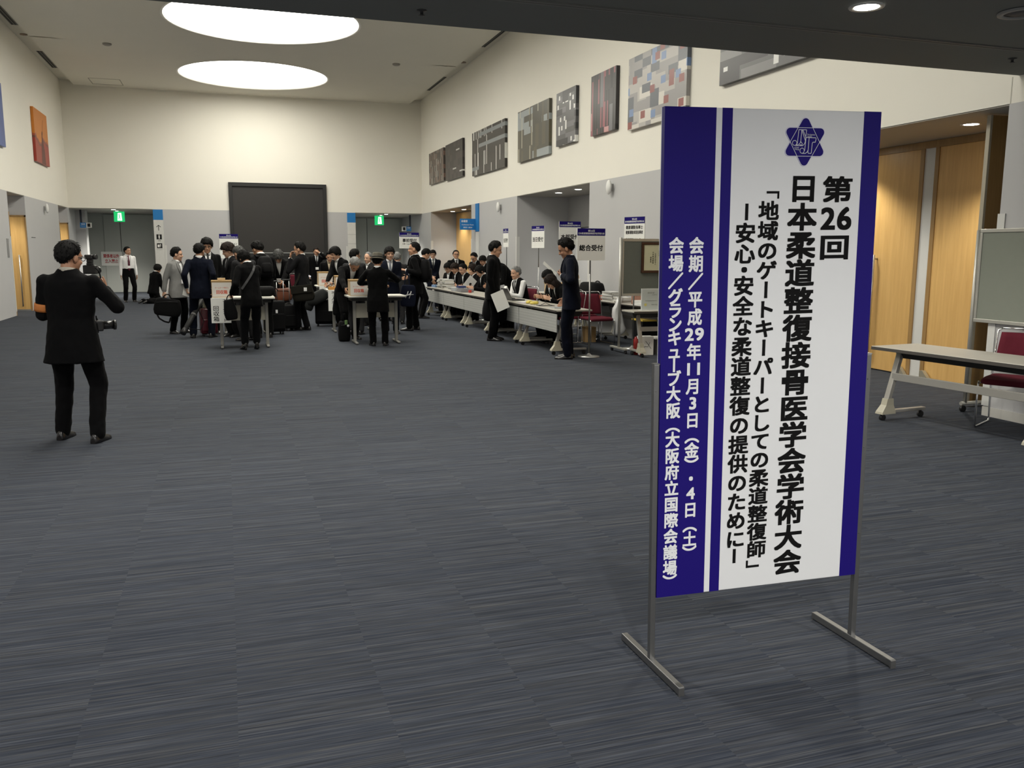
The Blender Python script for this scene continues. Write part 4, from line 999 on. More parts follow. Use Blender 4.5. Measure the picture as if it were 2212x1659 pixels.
    if jacket or vest:
        jm=suitm; q=MB()
        jl=[(c,Rm,z,hw*build,df,db) for c,Rm,z,hw,df,db in TL]
        if vest: jl[0]=(P,Rp,-.02,.18*build,.118,.132); jl[1]=(P,Rp,.05,.178*build,.118,.128)
        q.loft([sring(c+Rm@V((0,0,z)),Rm,hw,df,db) for c,Rm,z,hw,df,db in jl])
        if not vest:
            for nm,sx in (('R',1),('L',-1)):
                S,E_,t=arms[nm]; d=(t-E_).normalized()
                q.caps(C+Rc@V((sx*.085,-.008,.136)),S+Rc@V((sx*.004,0,.004)),.050,.058,0,14); q.caps(S,E_,.063,.057,0,14); q.caps(E_,t-d*.018,.058,.042,0,14)
        def cut(bm):
            for sx in (-1,1):
                a=C+Rc@V((0,0,apex)); e=C+Rc@V((sx*.068,0,.23)); dirv=(e-a).normalized(); nrm=dirv.cross(Rc@V((0,1,0)))
                bmesh.ops.bisect_plane(bm,geom=bm.verts[:]+bm.edges[:]+bm.faces[:],plane_co=a,plane_no=nrm)
            kill=[]
            RcT=Rc.transposed()
            for f in bm.faces:
                p=RcT@(f.calc_center_median()-C)
                if p.y>.015 and p.z>apex and abs(p.x)<.068*(p.z-apex)/(.23-apex): kill.append(f)
            bmesh.ops.delete(bm,geom=kill,context='FACES')
        me=remesh(q,'jacket',jm,max(vx*1.35,.010),3,.008,seed,cut if vcut else None)
        nm_='waistcoat' if vest else 'jacket'
        j=link(nm_,me,root)
        if vcut and not vest:
            for sx in (-1,1):
                q=MB(); rows=[]
                for i in range(7):
                    z=apex+(.205-apex)*i/6; xin=.068*(z-apex)/(.23-apex); wd=interp([(apex,.004),(0.0,.045),(.09,.072),(.12,.050),(.21,.03)],z)
                    rows.append([front(sx*(xin+wd*u),z,.012+.004*math.sin(math.pi*u)) for u in (0,.35,.7,1)]+[front(sx*(xin+wd*u),z,.004) for u in (1,.5,0)])
                q.loft(rows); q.build('lapel',jm,j)
    if tie:
        q=MB(); rows=[]; zs=[.200,.185,.165,.155,.08,.0,-.06,apex] if jacket or vest else [.200,.185,.165,.155,.08,.0,-.08,-.16,-.24,-.275]
        for i,z in enumerate(zs):
            wd=[.012,.020,.015,.014,.020,.026,.031,.034,.036,.006][i]; off=-.004 if (jacket or vest) else .004
            rows.append([front(u*wd,z,off+(.009 if i<3 else .004)*(1-abs(u)*.5)) for u in (-1,-.5,0,.5,1)]+[front(u*wd,z,off-.008) for u in (1,0,-1)])
        q.loft(rows); q.build('necktie',tie,root)
    if badge:
        bo=badge if isinstance(badge,(tuple,list)) else (0,-.16)
        q=MB(); q.tube([front(-.058,.20,.018),front(-.05,.10,.020),front(bo[0]-.01,bo[1]+.05,.022)],.0035,0,6); q.tube([front(.058,.20,.018),front(.05,.10,.020),front(bo[0]+.01,bo[1]+.05,.022)],.0035,0,6); q.build('lanyard',strapm,root)
        c=front(bo[0],bo[1],.026); X=Matrix.Translation(c)@Rc.to_4x4(); q=MB(); q.box((-.05,-.002,-.04),(.05,.002,.04),0,0,X); q.build('name_badge',badgew,root)
    return dict(root=root,wld=wld,arms=arms,legs=legs,H=H,Rh=Rh,C=C,Rc=Rc,P=P,Rp=Rp,Wc=Wc,NB=NB,s=s,loc=loc,Rz=Rz,front=front,hd=hd,yaw=yaw)
def W(p,pt): return p['wld'](pt)
PP={}
# 1 the photographer
p=PP[1]=person('photographer in a black suit standing alone with his back turned, holding up a camera',(148,520.5),7.78,6,hyaw=42,hpitch=6,twist=4,RH=(.235,.20,.385,0),inner=mat('striped tan collar',(.36,.33,.28),.8,0,.2,.2,60),LH=(-.05,.20,.25,0),rpole=(.8,-.3,-1),lpole=(-.55,-.25,-1),rpalm=(-.6,.3,.6),lpalm=(.3,.2,.9),rcurl=.75,lcurl=.6,
  feet=[onfloor(212,955),onfloor(127,938)],toes=[16,10],hemw=.03,hair='short',hthick=.015,messy=.003,skin=2,voxel=.0065,seed=2,build=1.06,hem=-.225,face=True,glasses=True,vcut=True)
S,E_,t=p['arms']['L']; q=MB(); d=(S-E_).normalized(); q.tube([E_+d*(.035+.022*i) for i in range(4)],[.0655,.068,.068,.0665],0,16); q.build('armband',tawny,p['root'])
# 2 the man in a white shirt
PP[2]=person('man in a white shirt and maroon tie standing before the far grey door',(275,533),29,160,hyaw=128,hpitch=0,jacket=False,trousers='black',tie=tiem,badge=True,hair='short',feet=None,stance=.13,skin=0,seed=3,voxel=.010)
# 3 kneeling person
PP[3]=person('person in a black suit kneeling on the floor with back turned, beside the far doorway',(340,571),28.2,50,hyaw=60,hpitch=20,lean=14,mode='kneel',hair='bob',hthick=.016,LH=(-.16,.22,-.08,0),RH=(.16,.24,-.08,0),seed=4,voxel=.011,face=False)
# 4 grey jacket
PP[4]=person('person in a light grey jacket and white shirt carrying a black briefcase',(382,534.5),17.56,128,hyaw=98,hpitch=4,RH=at(352,640,17.45),LH=(-.21,.10,-.06,0),suit='grey',trousers='black',hair='short',hthick=.020,messy=.008,badge=(.0,-.20),skin=1,feet=[onfloor(361,718),onfloor(399,715)],toes=[10,-12],seed=5,rcurl=.8)
# 5 navy suit from behind
PP[5]=person('man in a navy suit seen from behind with a black poster tube at his side',(430,526),16.65,4,hyaw=26,LH=at(403,622,16.55),RH=at(460,622,16.5),lcurl=.8,suit='navy',hair='short',hthick=.018,messy=.004,feet=[onfloor(458,729),onfloor(418,730)],toes=[22,-14],skin=0,seed=6)
# 6 glasses
PP[6]=person('young man with bushy hair and dark glasses facing the camera behind the navy suited man',(446,514.5),17.45,172,hyaw=176,hair='bowl',hthick=.030,messy=.006,glasses=True,tie=ties,suit='black',skin=0,seed=7)
# 7 youth
PP[7]=person('young man in profile with a full dark fringe, standing at the front left counter table',(492,525),16.75,236,hyaw=262,hpitch=18,hair='bowl',hthick=.028,hairm=hairb,tie=ties,suit='dkgr',skin=1,seed=8,LH=(-.2,.14,.02,0),RH=(.16,.22,.04,0))
# 8 bowed grey
PP[8]=person('bowed grey haired person in a charcoal suit, mostly hidden behind the woman at the counter',(516,536),16.05,-38,hpitch=40,lean=18,hair='short',hairm=hairdg,suit='char',skin=0,seed=9,RH=(.1,.42,.04,0),LH=(-.1,.42,.04,0))
# 9 woman
p=PP[9]=person('woman in a black pantsuit seen from behind, bowed over the front left counter table',(527,545),14.28,-22,hyaw=-34,hpitch=38,lean=13,hair='bob',hthick=.017,build=.90,LH=at(500,634,14.18),RH=at(548,622,14.72),rpole=(.8,-.6,-.5),lcurl=.9,suit='black',trousers='dkgr',feet=[onfloor(551,745),onfloor(524,752)],toes=[22,4],heel=True,seed=10,hem=-.17,skin=0)
C,Rc=p['C'],p['Rc']; q=MB()
pts=[C+Rc@V(v) for v in ((.10,.07,.165),(.105,.0,.19),(.085,-.085,.165),(.03,-.128,.07),(-.04,-.132,-.03),(-.12,-.118,-.13),(-.185,-.08,-.22))]
for a,c in zip(pts[:-1],pts[1:]): q.bar(a,c,.004,.036,0,(c-a).cross(Rc@V((0,1,0))).normalized())
q.build('bag_strap',mat('grey strap',(.06,.06,.062),.6),p['root'])
# 10 backpack man
PP[10]=person('man with spiky cropped hair wearing a black backpack, leaning left',(556,524),16.55,-14,hyaw=-40,hpitch=32,lean=15,hair='short',hthick=.022,messy=.011,suit='black',skin=0,seed=11,RH=(.16,.36,.04,0),LH=(-.14,.40,.04,0))
# 11 bending
PP[11]=person('man bending down in a dark suit with a brooch, carrying a brown leather bag',(601,543),18.45,192,hyaw=188,hpitch=55,lean=26,hair='bowl',hthick=.020,messy=.012,hairm=hairdg,suit='black',skin=0,seed=12,LH=at(607,618,18.1),lcurl=.9,badge=(.02,-.2))
# 12 scratching head
PP[12]=person('man touching his forehead, with a messenger bag and a suitcase',(646,531),17.6,-58,hyaw=-72,hpitch=10,hair='short',hthick=.020,messy=.004,LH=at(627,558,17.42),lpole=(-.4,.3,-1),lpalm=(.2,-1,.2),lcurl=.5,RH=at(642,622,17.5),suit='dkgr',feet=[onfloor(664,713),onfloor(637,711)],toes=[6,-4],skin=0,seed=13,h=1.74)
# 13
PP[13]=person('man with a name badge rubbing his face below the big screen',(683,535),28.1,180,LH=at(691,546.5,27.95),lpole=(-1,.2,-.8),lpalm=(.8,-.6,0),lcurl=.5,tie=ties,badge=(0,-.2),hair='short',hairm=hairb,seed=14,voxel=.011)
# 14, 14b
PP[14]=person('young man with long straight black hair leaning over a counter table',(724,534),18.3,236,hyaw=250,hpitch=22,lean=20,hair='bowl',hthick=.024,messy=.005,longhair=.05,suit='black',seed=15,RH=(.05,.44,.02,0),LH=(-.1,.40,.02,0),skin=1)
PP[30]=person('dark suited person with a beige scarf, head hidden behind the long haired young man',(712,543),20.2,186,lean=12,hpitch=20,hair='short',inner=beigec,seed=16,suit='black',voxel=.011)
# 15 glasses from behind
PP[15]=person('man in a charcoal suit seen from behind with his glasses turned right',(767,538),16.55,22,hyaw=66,hpitch=6,hair='short',hthick=.016,messy=.003,glasses=True,suit='char',seed=17,RH=(.12,.36,.10,0),LH=(-.12,.30,.08,0))
# 16 writer
PP[16]=person('grey haired man bending far over the front right counter table to write',(766,566),15.42,164,hyaw=168,hpitch=62,lean=46,hair='short',hairm=hairg,hthick=.012,messy=.007,suit='black',RH=at(748,636,15.0),LH=at(785,638,15.1),rcurl=.8,skin=2,seed=18,h=1.72)
# 17
PP[17]=person('grey haired man whose face shows just left of the felt hat',(795,545),18.35,232,hpitch=4,hair='thin',hairm=hairg,suit='char',seed=19,voxel=.011,skin=1)
# 18 hat man
p=PP[18]=person('man in a grey felt hat seen from behind at the front right counter table',(815,549),14.28,10,hyaw=22,hpitch=8,hair='short',hthick=.010,RH=at(838,604,14.52),LH=at(800,612,14.55),rpole=(1,-.15,-.35),lpole=(-1,-.15,-.45),suit='black',hem=-.27,feet=[onfloor(838,741),onfloor(804,742)],toes=[12,-18],seed=20,skin=2,build=1.03)
hd=p['hd']; q=MB(); Rh=p['Rh']
rings=[]
for r,z,sq in ((.075,.060,1),(.132,.040,1),(.134,.046,1),(.098,.060,1),(.094,.072,1),(.090,.125,1),(.080,.150,.9),(.045,.152,.7),(.012,.142,.5)):
    rings.append([hd((r*math.cos(2*math.pi*k/32)*.95*(.8+.2*sq),-.01+r*1.12*math.sin(2*math.pi*k/32),z+(.012*abs(math.cos(2*math.pi*k/32)) if r>.14 else 0))) for k in range(32)])
q.loft(rings); q.build('felt_hat',felt_h,p['root'])
q=MB(); q.loft([[hd((r*.95*math.cos(2*math.pi*k/32),-.01+r*1.12*math.sin(2*math.pi*k/32),z)) for k in range(32)] for r,z in ((.094,.066),(.0985,.068),(.0975,.088),(.092,.090))]); q.build('hat_band',mat('hat band',(.025,.024,.02),.6),p['root'])
# 19 badge man
PP[19]=person('man in a navy suit and grey waistcoat with a white badge, facing the camera',(841,533),16.35,182,hyaw=176,hpitch=4,hair='bowl',hthick=.018,messy=.007,suit='navy',tie=tieg,badge=(.0,-.16),seed=21,RH=(.14,.22,.08,0),LH=(-.10,.26,.20,0),skin=1,feet=[onfloor(838,708),onfloor(862,714)])
# 20
PP[20]=person('grey haired person glimpsed behind the badge wearing man',(858,557),18.7,10,hair='short',hairm=hairg,suit='char',seed=22,voxel=.011,h=1.55)
PP[21]=person('dark suited person almost hidden left of the badge wearer',(829,556),19.6,20,hair='short',suit='black',seed=23,voxel=.011,h=1.5)
# 21 profile man with tote
p=PP[22]=person('man in profile with cropped hair, a backpack and a navy tote bag',(894,523),16.9,-66,hyaw=-76,hpitch=0,hair='high',hthick=.012,messy=.003,suit='black',LH=at(877,584,16.72),lpole=(-.3,-.6,-1),lcurl=.9,lpalm=(.3,0,-1),RH=(.2,.18,.12,0),feet=[onfloor(899,712),onfloor(874,713)],toes=[12,-2],seed=24,skin=0,tie=ties)
# 22
PP[23]=person('dark haired person bowing toward the far end of the reception row',(920,539),20.2,88,hpitch=32,lean=16,hair='short',hthick=.018,suit='black',seed=25,voxel=.010,RH=(.15,.3,.0,0))
# 23
PP[24]=person('young man with glasses standing with clasped hands at the far end of the reception row',(935,540),23.6,188,hpitch=2,hair='bowl',hthick=.014,glasses=True,tie=ties,suit='navy',RH=(.035,.16,.02,0),LH=(-.035,.17,.0,0),rpalm=(-.3,-1,.2),lpalm=(.3,-1,.2),seed=26,voxel=.010,skin=1)
# 24
PP[25]=person('stocky man with glasses looking up, standing behind the seated receptionists',(985,541),22.9,184,hpitch=-12,hair='short',hthick=.012,glasses=True,tie=ties,suit='black',build=1.12,seed=27,voxel=.010,skin=0)
# 25
PP[26]=person('man with swept back hair leaning down by the far oak door',(1024,547),22.2,232,hpitch=28,lean=18,hair='high',hthick=.020,suit='black',seed=28,voxel=.010,skin=0,glasses=True)
# 31
PP[27]=person('dark haired person half hidden behind the man carrying paper',(1043,553),20.3,240,hpitch=24,lean=14,hair='bowl',hthick=.018,suit='black',seed=29,voxel=.010)
# seated receptionists
def seated(k,label,px,py,y,yaw,**kw):
    a=dict(mode='seat',lean=16,hpitch=22,suit='black',voxel=.010,h=1.66,seed=k,group=None,RH=(.10,.42,.22,0),LH=(-.10,.42,.22,0)); a.update(kw)
    PP[k]=person(label,(px,py),y,yaw,**a)
    return PP[k]
seated(31,'seated receptionist with glasses at the booklet stacks, farthest along the row',968,570,21.7,238,hair='bowl',glasses=True,hthick=.022,skin=1)
seated(32,'seated receptionist whose face is half hidden by the woman with a ponytail',983,572.5,21.1,258,hair='bowl',hairm=hairb,skin=0,hthick=.020)
seated(33,'seated woman receptionist in profile with pulled back hair behind the booklet stacks',1000,572.5,20.3,256,hair='short',hthick=.012,skin=1,build=.9)
seated(34,'seated woman receptionist with brown hair holding up a white sheet',1021,573,19.5,262,hair='bob',hairm=hairb,skin=1,build=.9,hpitch=12)
seated(35,'seated receptionist with a short black bob just left of the man carrying paper',1037,576,18.9,262,hair='bob',hpitch=34,skin=1,build=.92)
seated(36,'seated older man with grey hair in a black vest and white sleeves',1114,580,16.2,258,hair='short',hairm=hairg,hpitch=8,lean=18,jacket=False,vest=True,trousers='black',skin=1,seed=36,hthick=.012,tie=ties)
seated(37,'seated woman receptionist with long black hair leaning over the table',1184,578,14.75,262,hair='bob',longhair=.20,hpitch=34,lean=22,skin=0,build=.9)
seated(38,'seated woman receptionist with long brown hair bent low while writing',1191,598,14.15,268,hair='bob',hairm=hairb,longhair=.24,hpitch=46,lean=34,skin=1,build=.9)
# 32 walker
p=PP[40]=person('man in a dark suit in profile, walking along the reception row with a white paper',(1071,521.5),14.55,112,hyaw=112,hpitch=14,hair='short',hthick=.020,messy=.004,suit='black',tie=ties,RH=at(1066,632,14.40),rcurl=.7,LH=(-.20,.06,-.12,0),lcurl=.9,feet=[onfloor(1059,734),onfloor(1066,728)],toes=[4,-2],seed=40,skin=0,build=1.07)
# 34 leaning person behind the walker
PP[41]=person('dark suited person bent far over the row from behind, face hidden by the walking man',(1064,566),17.0,262,hpitch=40,lean=46,hair='short',suit='black',seed=41,h=1.72,RH=(.1,.5,.0,0),LH=(-.1,.5,.0,0))
# 37 man with hand at mouth
p=PP[42]=person('man smiling with his hand over his mouth, standing at the near end of the row',(1222,517),11.72,-66,hyaw=-72,hpitch=24,hair='short',hthick=.024,messy=.013,suit='navy',LH=at(1214,596,11.60),lpole=(-.3,.2,-1),lpalm=(.3,-.6,.4),lcurl=.35,RH=(.2,.1,-.05,0),feet=[onfloor(1229,766),onfloor(1216,768)],toes=[8,-4],seed=42,skin=2,lean=3,build=1.10)
print('SCALES',{k:round(v['s']*1.72,2) for k,v in PP.items()})
# ------------------------------------------------------------------ pictures on the upper walls
def m_art(name,base,cols,sx,sy,dens=.5,seed=0.0,rough=.3,fade=None):
    """abstract print: blocks and strips on a dark ground, under a glossy face"""
    m=bpy.data.materials.new(name); m.use_nodes=True; nt=m.node_tree; N=nt.nodes; L=nt.links
    b=N['Principled BSDF']; b.inputs['Roughness'].default_value=rough; b.inputs['Specular IOR Level'].default_value=.3
    tc=N.new('ShaderNodeTexCoord'); cur=None
    rgb=N.new('ShaderNodeRGB'); rgb.outputs[0].default_value=(*base,1); cur=rgb.outputs[0]
    sp=N.new('ShaderNodeSeparateXYZ'); L.new(tc.outputs['Object'],sp.inputs[0])
    for i,(c,fx,fz,d) in enumerate(cols):
        cb=N.new('ShaderNodeCombineXYZ')
        for ax,f,j in (('Y',fx,0),('Z',fz,1)):
            n=N.new('ShaderNodeMath'); n.operation='MULTIPLY_ADD'; L.new(sp.outputs[ax],n.inputs[0]); n.inputs[1].default_value=f; n.inputs[2].default_value=seed+i*3.7+20
            fl=N.new('ShaderNodeMath'); fl.operation='FLOOR'; L.new(n.outputs[0],fl.inputs[0]); L.new(fl.outputs[0],cb.inputs[j])
        w_=N.new('ShaderNodeTexWhiteNoise'); w_.noise_dimensions='2D'; L.new(cb.outputs[0],w_.inputs['Vector'])
        g=N.new('ShaderNodeMath'); g.operation='GREATER_THAN'; L.new(w_.outputs['Value'],g.inputs[0]); g.inputs[1].default_value=1-d
        mx=N.new('ShaderNodeMix'); mx.data_type='RGBA'; L.new(g.outputs[0],mx.inputs[0]); L.new(cur,mx.inputs[6]); mx.inputs[7].default_value=(*c,1); cur=mx.outputs[2]
    L.new(cur,b.inputs['Base Color']); return m
def wallpic(x,y0,y1,z0,z1,lab,m,side=1,frame=True,back=.06):
    yc,zc=(y0+y1)/2,(z0+z1)/2; h=(y1-y0)/2; v=(z1-z0)/2
    t=thing('wall_picture',lab,'picture',(x,yc,zc),0,'pictures on the right wall' if side>0 else 'pictures on the left wall')
    a,c=(-.075,-.005) if side>0 else (.005,.075)
    MB().box((a,-h,-v),(c,h,v),0,.004).build('panel',[m],t)
    MB().box((a+.02,-h+.12,-v-.0),(c+ (.004 if side>0 else -.001),h-.12,v-.1)).build('hanging_rail',black,t) if False else None
    return t
def wp(tl,br,xw=XR): return xp_(tl,xw),xp_(br,xw)
def xp_(px,xw): d=ray(*px); return CAMO+d*(xw/d.x)
g1=(.035,.031,.029)
ARTS=[((931,333),(963,390),'small brown checked abstract picture, farthest on the right wall',m_art('art brown check',(.06,.05,.045),[((.16,.10,.08),9,7,.45),((.30,.28,.26),14,5,.18),((.025,.022,.02),16,3,.25)],1,1,seed=1)),
 ((967,315),(1004.5,380),'dark picture with two white dashes, second from the far end of the right wall',m_art('art dark dashes',(.030,.025,.026),[((.055,.045,.045),4,5,.3),((.6,.6,.58),2.4,24,.03)],1,1,seed=5)),
 ((1025,289),(1096.5,360),'dark picture crossed by a grey bar and white strips on the right wall',m_art('art strips',g1,[((.6,.6,.57),18,2.6,.13),((.22,.24,.25),.35,10,.10)],1,1,seed=9)),
 ((1125,243.5),(1192,332),'olive picture with pale horizontal bands on the right wall',m_art('art olive bands',(.075,.072,.055),[((.30,.33,.34),1.6,7,.22),((.10,.09,.06),9,2,.25),((.5,.48,.38),22,1.4,.05)],1,1,seed=2)),
 ((1209,204),(1250,305),'narrow grey picture with scattered white blocks on the right wall',m_art('art white blocks',(.10,.10,.105),[((.16,.16,.17),2,9,.4),((.75,.75,.73),13,11,.13),((.045,.045,.05),3,8,.2)],1,1,seed=7)),
 ((1285,167),(1337,279),'tall black picture with pink and red strips on the right wall',m_art('art pink strips',(.045,.042,.045),[((.30,.10,.12),17,2.2,.2),((.02,.02,.02),20,1.5,.3),((.55,.30,.30),5,3,.10),((.16,.16,.17),7,1.2,.2)],1,1,seed=4)),
 ((1367,129.5),(1490,246),'large patchwork picture of pale, red and blue blocks above the sign',m_art('art patchwork',(.28,.27,.27),[((.42,.40,.38),3,6,.4),((.60,.57,.52),2.2,5,.28),((.10,.11,.13),3.2,7,.22),((.16,.24,.42),6,8,.07),((.25,.07,.06),6,8,.08)],1,1,seed=3))]
for tl,br,lab,m in ARTS:
    p0,p1=wp(tl,br); zlo=p1.z; zhi=p0.z
    wallpic(XR,p1.y,p0.y,zlo,zhi,lab,m)
p0=xp_((1563,187),XR); p1=xp_((1783,119),XR)
wallpic(XR,p1.y-.5,p0.y,p0.z,p0.z+1.15,'wide grey picture with white flecks cut by the dark ceiling edge',m_art('art flecks',(.13,.13,.135),[((.22,.22,.22),1.2,9,.35),((.06,.06,.065),1.5,7,.3),((.75,.75,.73),9,16,.07)],1,1,seed=8))
def m_sunset():
    m=bpy.data.materials.new('orange silhouette print'); m.use_nodes=True; nt=m.node_tree; N=nt.nodes; L=nt.links; b=N['Principled BSDF']; b.inputs['Roughness'].default_value=.4
    tc=N.new('ShaderNodeTexCoord'); sp=N.new('ShaderNodeSeparateXYZ'); L.new(tc.outputs['Object'],sp.inputs[0])
    n=N.new('ShaderNodeTexNoise'); n.inputs['Scale'].default_value=1.6; L.new(tc.outputs['Object'],n.inputs['Vector'])
    a=N.new('ShaderNodeMath'); a.operation='MULTIPLY_ADD'; L.new(n.outputs['Fac'],a.inputs[0]); a.inputs[1].default_value=1.0; L.new(sp.outputs['Z'],a.inputs[2])
    r=N.new('ShaderNodeValToRGB'); r.color_ramp.interpolation='CONSTANT'; e=r.color_ramp.elements; e[0].position=0; e[0].color=(.33,.035,.02,1); e[1].position=.46; e[1].color=(.60,.20,.02,1)
    x=e.new(.28); x.color=(.17,.05,.035,1); x=e.new(.38); x.color=(.36,.07,.03,1)
    L.new(a.outputs[0],r.inputs[0]); L.new(r.outputs[0],b.inputs['Base Color']); return m
p0=xp_((64,229),XL); p1=xp_((102,361),XL)
t=wallpic(XL,p0.y,p1.y,p1.z,p0.z,'tall orange picture with a dark silhouette on the left wall',m_sunset(),-1)
q=MB(); X=plane_X((.0765,0,0),(0,1,0),(0,0,1)); q.prism([(-.2,-.72),(.35,-.72),(.3,-.35),(.16,-.05),(.1,.03),(.13,.15),(.06,.2),(0,.12),(-.02,-.05),(-.12,-.3)],.001,X); q.bar((.0772,.12,.1),(.0772,.3,.52),.018,.0012,0,(1,0,0)); q.build('silhouette',mat('silhouette brown',(.13,.045,.035),.5),t)
p0=xp_((5,318),XL); wallpic(XL,p0.y-1.5,p0.y+.02,p0.z,p0.z+1.45,'blue picture cut by the left edge of the photo',mat('blue print',(.05,.09,.28),.4,0,.4,.3,3),-1)
# ------------------------------------------------------------------ bags, papers and what the people hold
bagk=cloth('black nylon bag',(.0045,.0045,.005),.7); bagn=cloth('navy canvas bag',(.007,.009,.020)); bagkh=cloth('dark khaki canvas',(.014,.013,.010)); brownl=mat('brown leather',(.14,.045,.022),.45,0,.4,.2,20); zipm=mat('bag hardware',(.45,.45,.45),.3,.9); redc=mat('dark red suitcase shell',(.085,.008,.016),.35,0,.5,.05); card=mat('cardboard',(.40,.26,.12),.8,0,.2,.08,12); cardl=mat('pale cardboard',(.56,.42,.26),.8,0,.2,.05,12); redink=mat('orange red ink',(.62,.10,.05),.7,0,.2,0)
def soft(mb,c,w_,d,h,rot=(0,0,0),bulge=.12,e=3.2,taper=0.0,n=28,mi=0):
    c=V(c); Rm=Euler([R(a) for a in rot]).to_matrix(); rings=[]
    for u,k in ((0,.72),(.03,.90),(.10,.98),(.3,1+bulge*.5),(.55,1.0+bulge*.3),(.8,.96),(.94,.88),(1,.70)):
        kk=k*(1-taper*u); rings.append(sring(c+Rm@V((0,0,(u-.5)*h)),Rm,w_/2*kk,d/2*kk,d/2*kk,n,e))
    return mb.loft(rings,mi)
def arc(a,b,h,up=(0,0,1),n=9):
    a=V(a);b=V(b);u=V(up); return [a+(b-a)*(i/n)+u*h*(1-(2*i/n-1)**2)**.6 for i in range(n+1)]
def strap(mb,pts,wd=.03,th=.005,up=(0,1,0)):
    pts=[V(p) for p in pts]
    for a,c in zip(pts[:-1],pts[1:]):
        if (c-a).length>1e-5: mb.bar(a,c,wd,th,0,up)
def bag(name,label,cat,loc,w_,d,h,m,rz=0,tilt=0,handle=.08,extra=None,group=None):
    t=thing(name,label,cat,loc,R(rz),group)
    q=MB(); soft(q,(0,0,h/2),w_,d,h,(0,tilt,0)); q.build('bag_body',m,t)
    q=MB(); q.tube([(-w_*.40,-d*.47,h*.80),(0,-d*.52,h*.82),(w_*.40,-d*.47,h*.80)],.004,0,6); q.build('zip',mat('zip line',(.05,.05,.05),.4,.5),t)
    if handle:
        q=MB()
        for s in (-1,1): q.tube(arc((-w_*.16,s*d*.2,h*.96),(w_*.16,s*d*.2,h*.96),handle),.008,0,7)
        q.build('handle',m,t)
    return t
# camera held up by the photographer
p=PP[1]; lens=mat('lens black',(.02,.02,.02),.25,0,.5,0); camb=mat('camera body black',(.018,.018,.018),.5,0,.4,.05)
c=at(195,582,8.02); t=thing('camera','black camera with a flash raised in front of the photographer','camera',c,R(-22)); t.scale=(.74,)*3
MB().box((-.072,-.035,-.052),(.072,.035,.048),0,.012).box((-.03,-.03,.048),(.03,.03,.072),0,.008).build('camera_body',camb,t)
q=MB(); q.cyl((0,.03,-.01),(0,.14,-.01),.036,0,20); q.cyl((0,.14,-.01),(0,.165,-.01),.041,0,20); q.build('lens',lens,t)
q=MB(); q.box((-.03,-.02,.072),(.03,.03,.12),0,.008); q.box((-.04,-.045,.115),(.05,.03,.165),0,.012); q.cyl((.05,0,.14),(.085,0,.14),.028,0,16); q.build('flash_unit',camb,t)
q=MB(); q.tube([(.07,-.02,.02),(.12,-.03,-.02),(.13,-.03,-.09),(.10,-.02,-.13)],.008,0,6); q.build('hand_strap',bagk,t)
c=at(220,703,7.90); t=thing('camera','second black camera hanging at the hip of the photographer','camera',c,R(-70))
q=MB(); q.cyl((-.01,.0,0),(-.01,.09,0),.034,0,18); q.cyl((-.01,.09,0),(-.01,.11,0),.042,0,18); q.build('lens',lens,t); MB().box((-.06,-.06,-.045),(.05,.005,.045),0,.012).build('camera_body',camb,t)
q=MB(); sp=p['C']+p['Rc']@V((.06,.0,.19)); cc=W(p,p['P']+V((.19,.05,.02)))-c; cc=Matrix.Rotation(R(70),3,'Z')@cc; q.tube([(0,-.03,.045),(0,-.04,.08),cc],.006,0,6); q.build('neck_strap',bagk,t)
# briefcase of the man in grey
hw=W(PP[4],PP[4]['arms']['R'][2]); t=bag('briefcase','black soft briefcase in the hand of the person in the grey jacket','bag',(hw.x+.05,hw.y-.02,hw.z-.46),.47,.11,.33,bagk,-6,8,.09)
q=MB(); strap(q,[(-.19,-.03,.04),(-.15,-.05,-.04),(-.06,-.05,-.10),(.02,-.04,-.12),(.05,-.02,-.02)],.03,.005); q.build('shoulder_strap',bagk,t)
# poster tube
a,c=at(396,719,16.42),at(443,636,16.98); t=thing('poster_tube','black poster tube slanting behind the leg of the navy suited man','tube',a)
d=c-a; q=MB(); q.cyl((0,0,0),d,.046,0,20); q.build('tube',mat('tube black',(.03,.03,.03),.5),t); q=MB(); q.cyl(d*.45,d*.48,.049,0,20); q.build('ring',mat('tube ring grey',(.3,.3,.3),.5),t); q=MB(); q.cyl(d*-.02,d*.09,.051,0,20); q.build('cap',black,t)
q=MB(); q.tube([d*.1+V((.03,-.02,0)),d*.1+V((.25,.0,-.02)),d*.35+V((.22,.02,-.05)),d*.6+V((.03,-.02,0))],.008,0,6); q.build('carry_strap',bagk,t)
